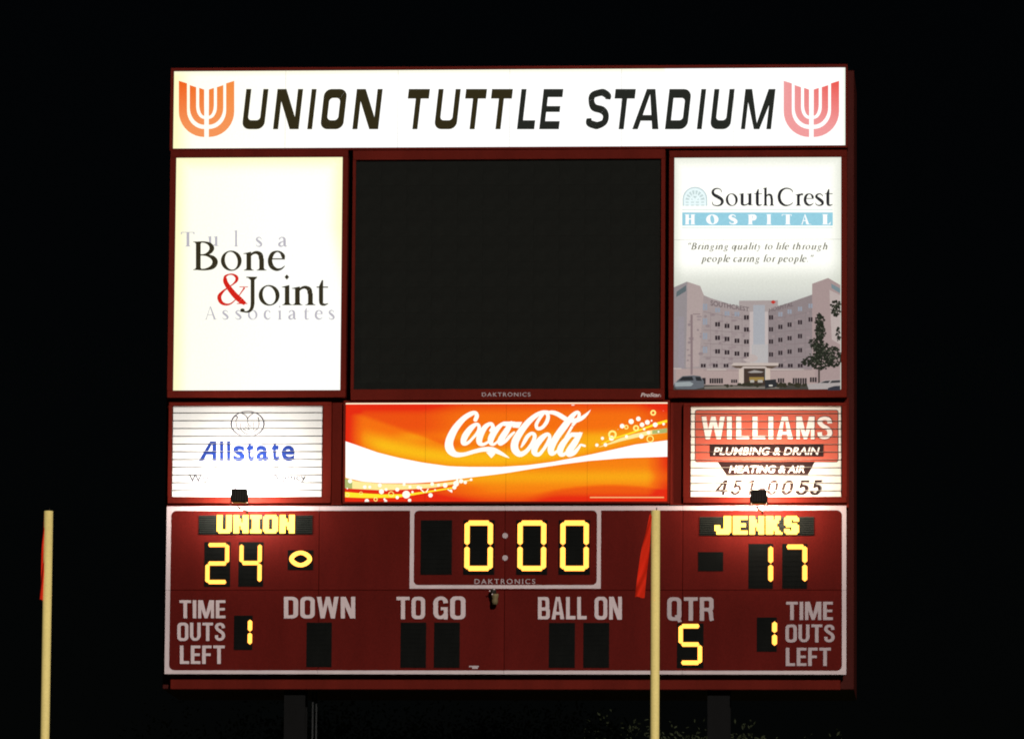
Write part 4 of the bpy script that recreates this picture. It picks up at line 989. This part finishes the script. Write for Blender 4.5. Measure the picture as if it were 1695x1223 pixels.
# team name boards
FONT = {'U': ['XXX..XXX']*8+['XXXXXXXX', '.XXXXXX.'], 'N': ['XXX..XXX', 'XXX..XXX', 'XXXX.XXX', 'XXXX.XXX', 'XXXXXXXX', 'XXXXXXXX', 'XXX.XXXX', 'XXX.XXXX', 'XXX..XXX', 'XXX..XXX'],
        'I': ['XXXXXX', 'XXXXXX']+['.XXXX.']*6+['XXXXXX', 'XXXXXX'], 'O': ['.XXXXXX.', 'XXXXXXXX']+['XXX..XXX']*6+['XXXXXXXX', '.XXXXXX.'],
        'J': ['.....XXXX']*5+['XXX..XXXX', 'XXX..XXXX', 'XXXXXXXXX', '.XXXXXXXX', '.XXXXXXX.'], 'E': ['XXXXXXXX', 'XXXXXXXX', 'XXXX....', 'XXXX....', 'XXXXXXX.', 'XXXXXXX.', 'XXXX....', 'XXXX....', 'XXXXXXXX', 'XXXXXXXX'],
        'K': ['XXXX.XXX.', 'XXXX.XXX.', 'XXXXXXX..', 'XXXXXXX..', 'XXXXXX...', 'XXXXXX...', 'XXXXXXX..', 'XXXXXXX..', 'XXXX.XXX.', 'XXXX.XXXX'],
        'S': ['.XXXXXX.', 'XXXXXXXX', 'XXXX.XXX', 'XXXX....', 'XXXXXXX.', '.XXXXXXX', '....XXXX', 'XXX.XXXX', 'XXXXXXXX', '.XXXXXX.']}
def name_board(mod, word, x0u, x1u, v0, v1):
    m = RC(*mod)
    b = box('name_board', m[0], m[1], YP-.006, YP, m[2], m[3], M_black, t, 0)
    nrow = 10
    for k in range(nrow+1):
        z = m[2]+(m[3]-m[2])*(k+.0)/nrow
        if k == nrow: z -= .006
        box('louvre', m[0], m[1], YP-.024, YP-.0065, z-.0030 if k else z, z+.0040, M_louvre, b, 0)
    tot = sum(len(FONT[c][0]) for c in word)+len(word)-1
    r = RC(x0u, v0, x1u, v1); pit = (r[1]-r[0])/tot; ph = (r[3]-r[2])/10
    cx = r[0]
    for c in word:
        V, F = [], []
        for j, rw in enumerate(FONT[c]):
            for i, q in enumerate(rw):
                if q == 'X':
                    xx, zz = cx+i*pit, r[3]-(j+1)*ph; n = len(V); e = .0005
                    V += [(xx+e, YP-.028, zz+e), (xx+pit-e, YP-.028, zz+e), (xx+pit-e, YP-.028, zz+ph-e), (xx+e, YP-.028, zz+ph-e)]; F.append([n, n+1, n+2, n+3])
                    V += [(p_[0], YP-.008, p_[2]) for p_ in V[n:n+4]]; F += [[n+k_, n+4+k_, n+4+(k_+1) % 4, n+(k_+1) % 4] for k_ in range(4)]
        o = mesh('lit_letter', V, F, M_dot, b)
        cx += (len(FONT[c][0])+1)*pit
name_board((330, 853.6, 518, 884.2), 'UNION', 360, 488.5, 852.9, 883)
name_board((1158.5, 856, 1347.5, 886), 'JENKS', 1183.3, 1322.6, 854.6, 885)
# small maker's tag
x, z = W(785, 1104); bar(x-.08, x+.08, z-.002, z+.022, 'maker_tag', M_grey); bar(x-.03, x+.065, z-.03, z-.003, 'maker_tag', M_grey)

# ================================================================== FLOODLIGHTS
def floodlight(u, v, label, power, tint):
    Yf = -.95
    x, z = W(u, v, Yf)
    f = empty('floodlight', (x, Yf, z), label, 'floodlight', 'black floodlights lighting the slatted signs')
    bm = bmesh.new(); add_box(bm, x-.135, x+.135, Yf-.07, Yf+.075, z-.105, z+.125, .022)
    hv = bm_obj('lamp_housing', bm, M_dark, f)
    bm = bmesh.new()
    for k in range(6): add_box(bm, x-.115+k*.042, x-.103+k*.042, Yf-.095, Yf-.0702, z-.085, z+.105)
    bm_obj('cooling_fins', bm, M_dark, f)
    bm = bmesh.new(); add_box(bm, x-.128, x+.128, Yf+.0755, Yf+.085, z-.098, z+.118); bm_obj('lamp_glass', bm, emit('lamp_glow', (1, .86, .62), 6.0), f)
    bm = bmesh.new(); add_box(bm, x-.15, x-.137, Yf-.02, Yf+.02, z-.15, z+.02); add_box(bm, x+.137, x+.15, Yf-.02, Yf+.02, z-.15, z+.02); add_box(bm, x-.15, x+.15, Yf-.02, Yf+.02, z-.163, z-.151)
    bm_obj('yoke', bm, M_dark, f)
    bm = bmesh.new(); tube(bm, [(x-.03, Yf, z-.15), (x-.03, Yf+.02, z-.165), (x-.02, Yf+.2, z-.17), (x+.03, -.12, z-.15), (x+.03, -.066, z-.15)], .016, 8); bm_obj('mounting_arm', bm, M_dark, f, True)
    bm = bmesh.new(); tube(bm, [(x+.07, Yf+.03, z-.10), (x+.115, Yf+.04, z-.20), (x+.09, Yf+.4, z-.24), (x+.04, -.1, z-.20), (x+.04, -.066, z-.20)], .006, 6); bm_obj('cable', bm, M_dark, f, True)
    L = bpy.data.lights.new('flood_lamp', 'AREA'); L.shape = 'RECTANGLE'; L.size = .24; L.size_y = .16; L.energy = power; L.color = tint; L.spread = math.radians(165)
    lo = bpy.data.objects.new('flood_lamp', L); link(lo); lo.location = (x, Yf+.10, z+.01)
    d = Vector((0, math.cos(math.radians(14)), math.sin(math.radians(14))))
    lo.rotation_euler = d.to_track_quat('-Z', 'Y').to_euler()
    return f
floodlight(396.5, 821.5, 'black floodlight before the white slatted sign with blue lettering', 112, (1, .92, .84))
floodlight(1256, 823, 'black floodlight before the cream slatted sign with the salmon red box', 124, (1, .82, .66))

# small fitting under the clock box
x, z = W(818, 987, -.2)
f = empty('warning_horn', (x, -.15, z), 'small black and tan horn fitting under the middle clock box', 'horn')
bm = bmesh.new(); bmesh.ops.create_uvsphere(bm, u_segments=14, v_segments=8, radius=.055, matrix=Matrix.Translation((x-.02, -.17, z+.085))); bm_obj('mount_ball', bm, M_dark, f, True)
bm = bmesh.new(); tube(bm, [(x+.01, -.17, z+.045), (x+.012, -.17, z), (x+.012, -.17, z-.03), (x+.01, -.17, z-.075), (x+.01, -.17, z-.13)], [.062, .058, .048, .052, .046], 14); bm_obj('horn_body', bm, M_brass, f, True)
bm = bmesh.new(); tube(bm, [(x-.02, -.17, z+.085), (x-.02, -.06, z+.085)], .015, 8); bm_obj('bracket', bm, M_steel, f, True)
for dx, dz in ((-.075, .09), (.0, .115), (-.03, .035)):  # white beads stand in for the highlights on the black ball
    bm = bmesh.new(); bmesh.ops.create_uvsphere(bm, u_segments=8, v_segments=6, radius=.014, matrix=Matrix.Translation((x+dx, -.22, z+dz))); bm_obj('highlight_bead', bm, M_white, f, True)

# ================================================================== GOAL POST, in front of the board
YG = -32.0
gx0, gz0 = W(80.5, 846, YG); gx1, gz1 = W(1085.3, 844.5, YG)
gz = (gz0+gz1)/2; R = .0535
cbz = gz-6.1
gp = empty('goal_post', ((gx0+gx1)/2, YG, 0), 'pale yellow goal post whose two uprights stand before the scoreboard', 'goal post')
for k, (x) in enumerate((gx0, gx1)):
    bm = bmesh.new(); tube(bm, [(x, YG, cbz+.05), (x, YG, cbz+2.5), (x, YG, gz)], R, 20)
    bm_obj('upright', bm, M_post, gp, True)
    bm = bmesh.new(); tube(bm, [(x+.01, YG, gz-.02), (x+.01, YG, gz+.035)], .006, 6); bm_obj('eye_bolt', bm, M_dark, gp)
bm = bmesh.new(); tube(bm, [(gx0-.05, YG, cbz), (gx1+.05, YG, cbz)], .06, 16); bm_obj('crossbar', bm, M_post, gp, True)
xm = (gx0+gx1)/2
bm = bmesh.new(); tube(bm, [(xm, YG+1.6, 0), (xm, YG+1.6, cbz-1.2), (xm, YG+1.4, cbz-.5), (xm, YG+.8, cbz-.1), (xm, YG+.06, cbz)], .085, 16); bm_obj('gooseneck', bm, M_post, gp, True)
def streamer(pts, label, wy):
    """pts: (u_left, u_right, v) rows of the cloth, hanging from the top of an upright"""
    V, F = [], []
    rows = []
    n = 18
    for k in range(n+1):
        s = k/n*(len(pts)-1); i = min(int(s), len(pts)-2); q = s-i
        a = [pts[i][j]*(1-q)+pts[i+1][j]*q for j in range(3)]
        rows.append(a)
    for k, (ul, ur, v) in enumerate(rows):
        xl, z = W(ul, v, YG); xr, _ = W(ur, v, YG)
        for j in range(7):
            s = j/6
            y = YG-.02 + math.sin(s*4.5+k*.55)*.030*(.3+k/n) + wy*k/n
            V.append((xl+(xr-xl)*s, y, z+.006*math.sin(j)))
    for k in range(n):
        for j in range(6): F.append([k*7+j, k*7+j+1, (k+1)*7+j+1, (k+1)*7+j])
    m = len(V); V2 = V+[(x, y+.003, z) for x, y, z in V]; F2 = F+[[m+i for i in f][::-1] for f in F]
    o = mesh('wind_ribbon', V2, F2, M_ribbon, None, smooth=True)
    xk, zk = W(pts[0][0]+2.5, pts[0][2]-1, YG)
    bm = bmesh.new(); bmesh.ops.create_uvsphere(bm, u_segments=10, v_segments=6, radius=.018, matrix=Matrix.Translation((xk, YG+.012, zk)))
    kn = bm_obj('knot', bm, M_ribbon, None, True); kn.parent = o; kn.location -= o.location
    tagm(o, label, 'ribbon', 'red ribbons tied to the tops of the uprights')
streamer([(73.5, 77, 850), (71, 76, 890), (68.5, 74, 935), (66, 73.5, 993)], 'orange red wind ribbon on the far left upright, mostly hidden behind it', .0)
streamer([(1075.5, 1079.5, 852), (1069.5, 1077.5, 880), (1062, 1075.5, 910), (1057, 1072, 945), (1053.5, 1069.5, 970), (1052, 1067.5, 990)], 'orange red wind ribbon blowing left of the upright before the score panel', -.1)

# ================================================================== DARK TREES BEHIND AND BELOW
def tree_obj(x, y, ztop, r, seed, label):
    rnd = random.Random(seed)
    t_ = empty('tree', (x, y, 0), label, 'tree', 'dark trees behind the scoreboard columns')
    bm = bmesh.new(); tube(bm, [(x, y, -.1), (x+.1, y, ztop*.3), (x-.1, y, ztop*.6), (x, y, ztop*.85)], [.22, .17, .11, .04], 8)
    for k in range(7):
        a = rnd.uniform(0, 6.28); h = ztop*rnd.uniform(.4, .7)
        tube(bm, [(x, y, h), (x+math.cos(a)*r*.4, y+math.sin(a)*r*.4, h+ztop*.1), (x+math.cos(a)*r*.75, y+math.sin(a)*r*.75, h+ztop*.18)], [.08, .05, .02], 6)
    bm_obj('trunk', bm, M_bark, t_, True)
    V, F = [], []
    cl = []
    for k in range(48):
        a = rnd.uniform(0, 6.28); e = rnd.uniform(-.55, 1); rr = r*rnd.uniform(.5, 1)
        cl.append((x+math.cos(a)*rr*math.sqrt(max(0, 1-e*e*.8)), y+math.sin(a)*rr*math.sqrt(max(0, 1-e*e*.8)), ztop*.76+e*ztop*.20, r*rnd.uniform(.2, .42)))
    for (cx, cy, cz, cr_) in cl:
        for k in range(330):
            d = Vector((rnd.gauss(0, 1), rnd.gauss(0, 1), rnd.gauss(0, .8))); d.normalize(); p = Vector((cx, cy, cz))+d*cr_*rnd.uniform(.5, 1.05)
            a = Vector((rnd.gauss(0, 1), rnd.gauss(0, 1), rnd.gauss(0, 1))).normalized(); b = a.orthogonal().normalized(); s = rnd.uniform(.025, .06)
            n = len(V); V += [p-a*s, p+b*s*.5, p+a*s, p-b*s*.5]; F.append([n, n+1, n+2, n+3])
    o = mesh('crown', V, F, M_leaf, t_); o['kind'] = 'stuff'
for i, (u, v, y, r, lab) in enumerate(((425, 1178, 17.5, 2.8, 'dark tree behind the left support column'), (645, 1168, 16.6, 2.9, 'dark leafy tree right of the left support column'), (775, 1164, 16.8, 2.9, 'dark leafy tree below the middle of the score panel'), (985, 1192, 15.5, 2.6, 'dark tree below the two windows of BALL ON'), (1262, 1200, 13.5, 2.2, 'dark tree right of the right support column'))):
    x, z = W(u, v, y); tree_obj(x, y, z, r, 40+i, lab)
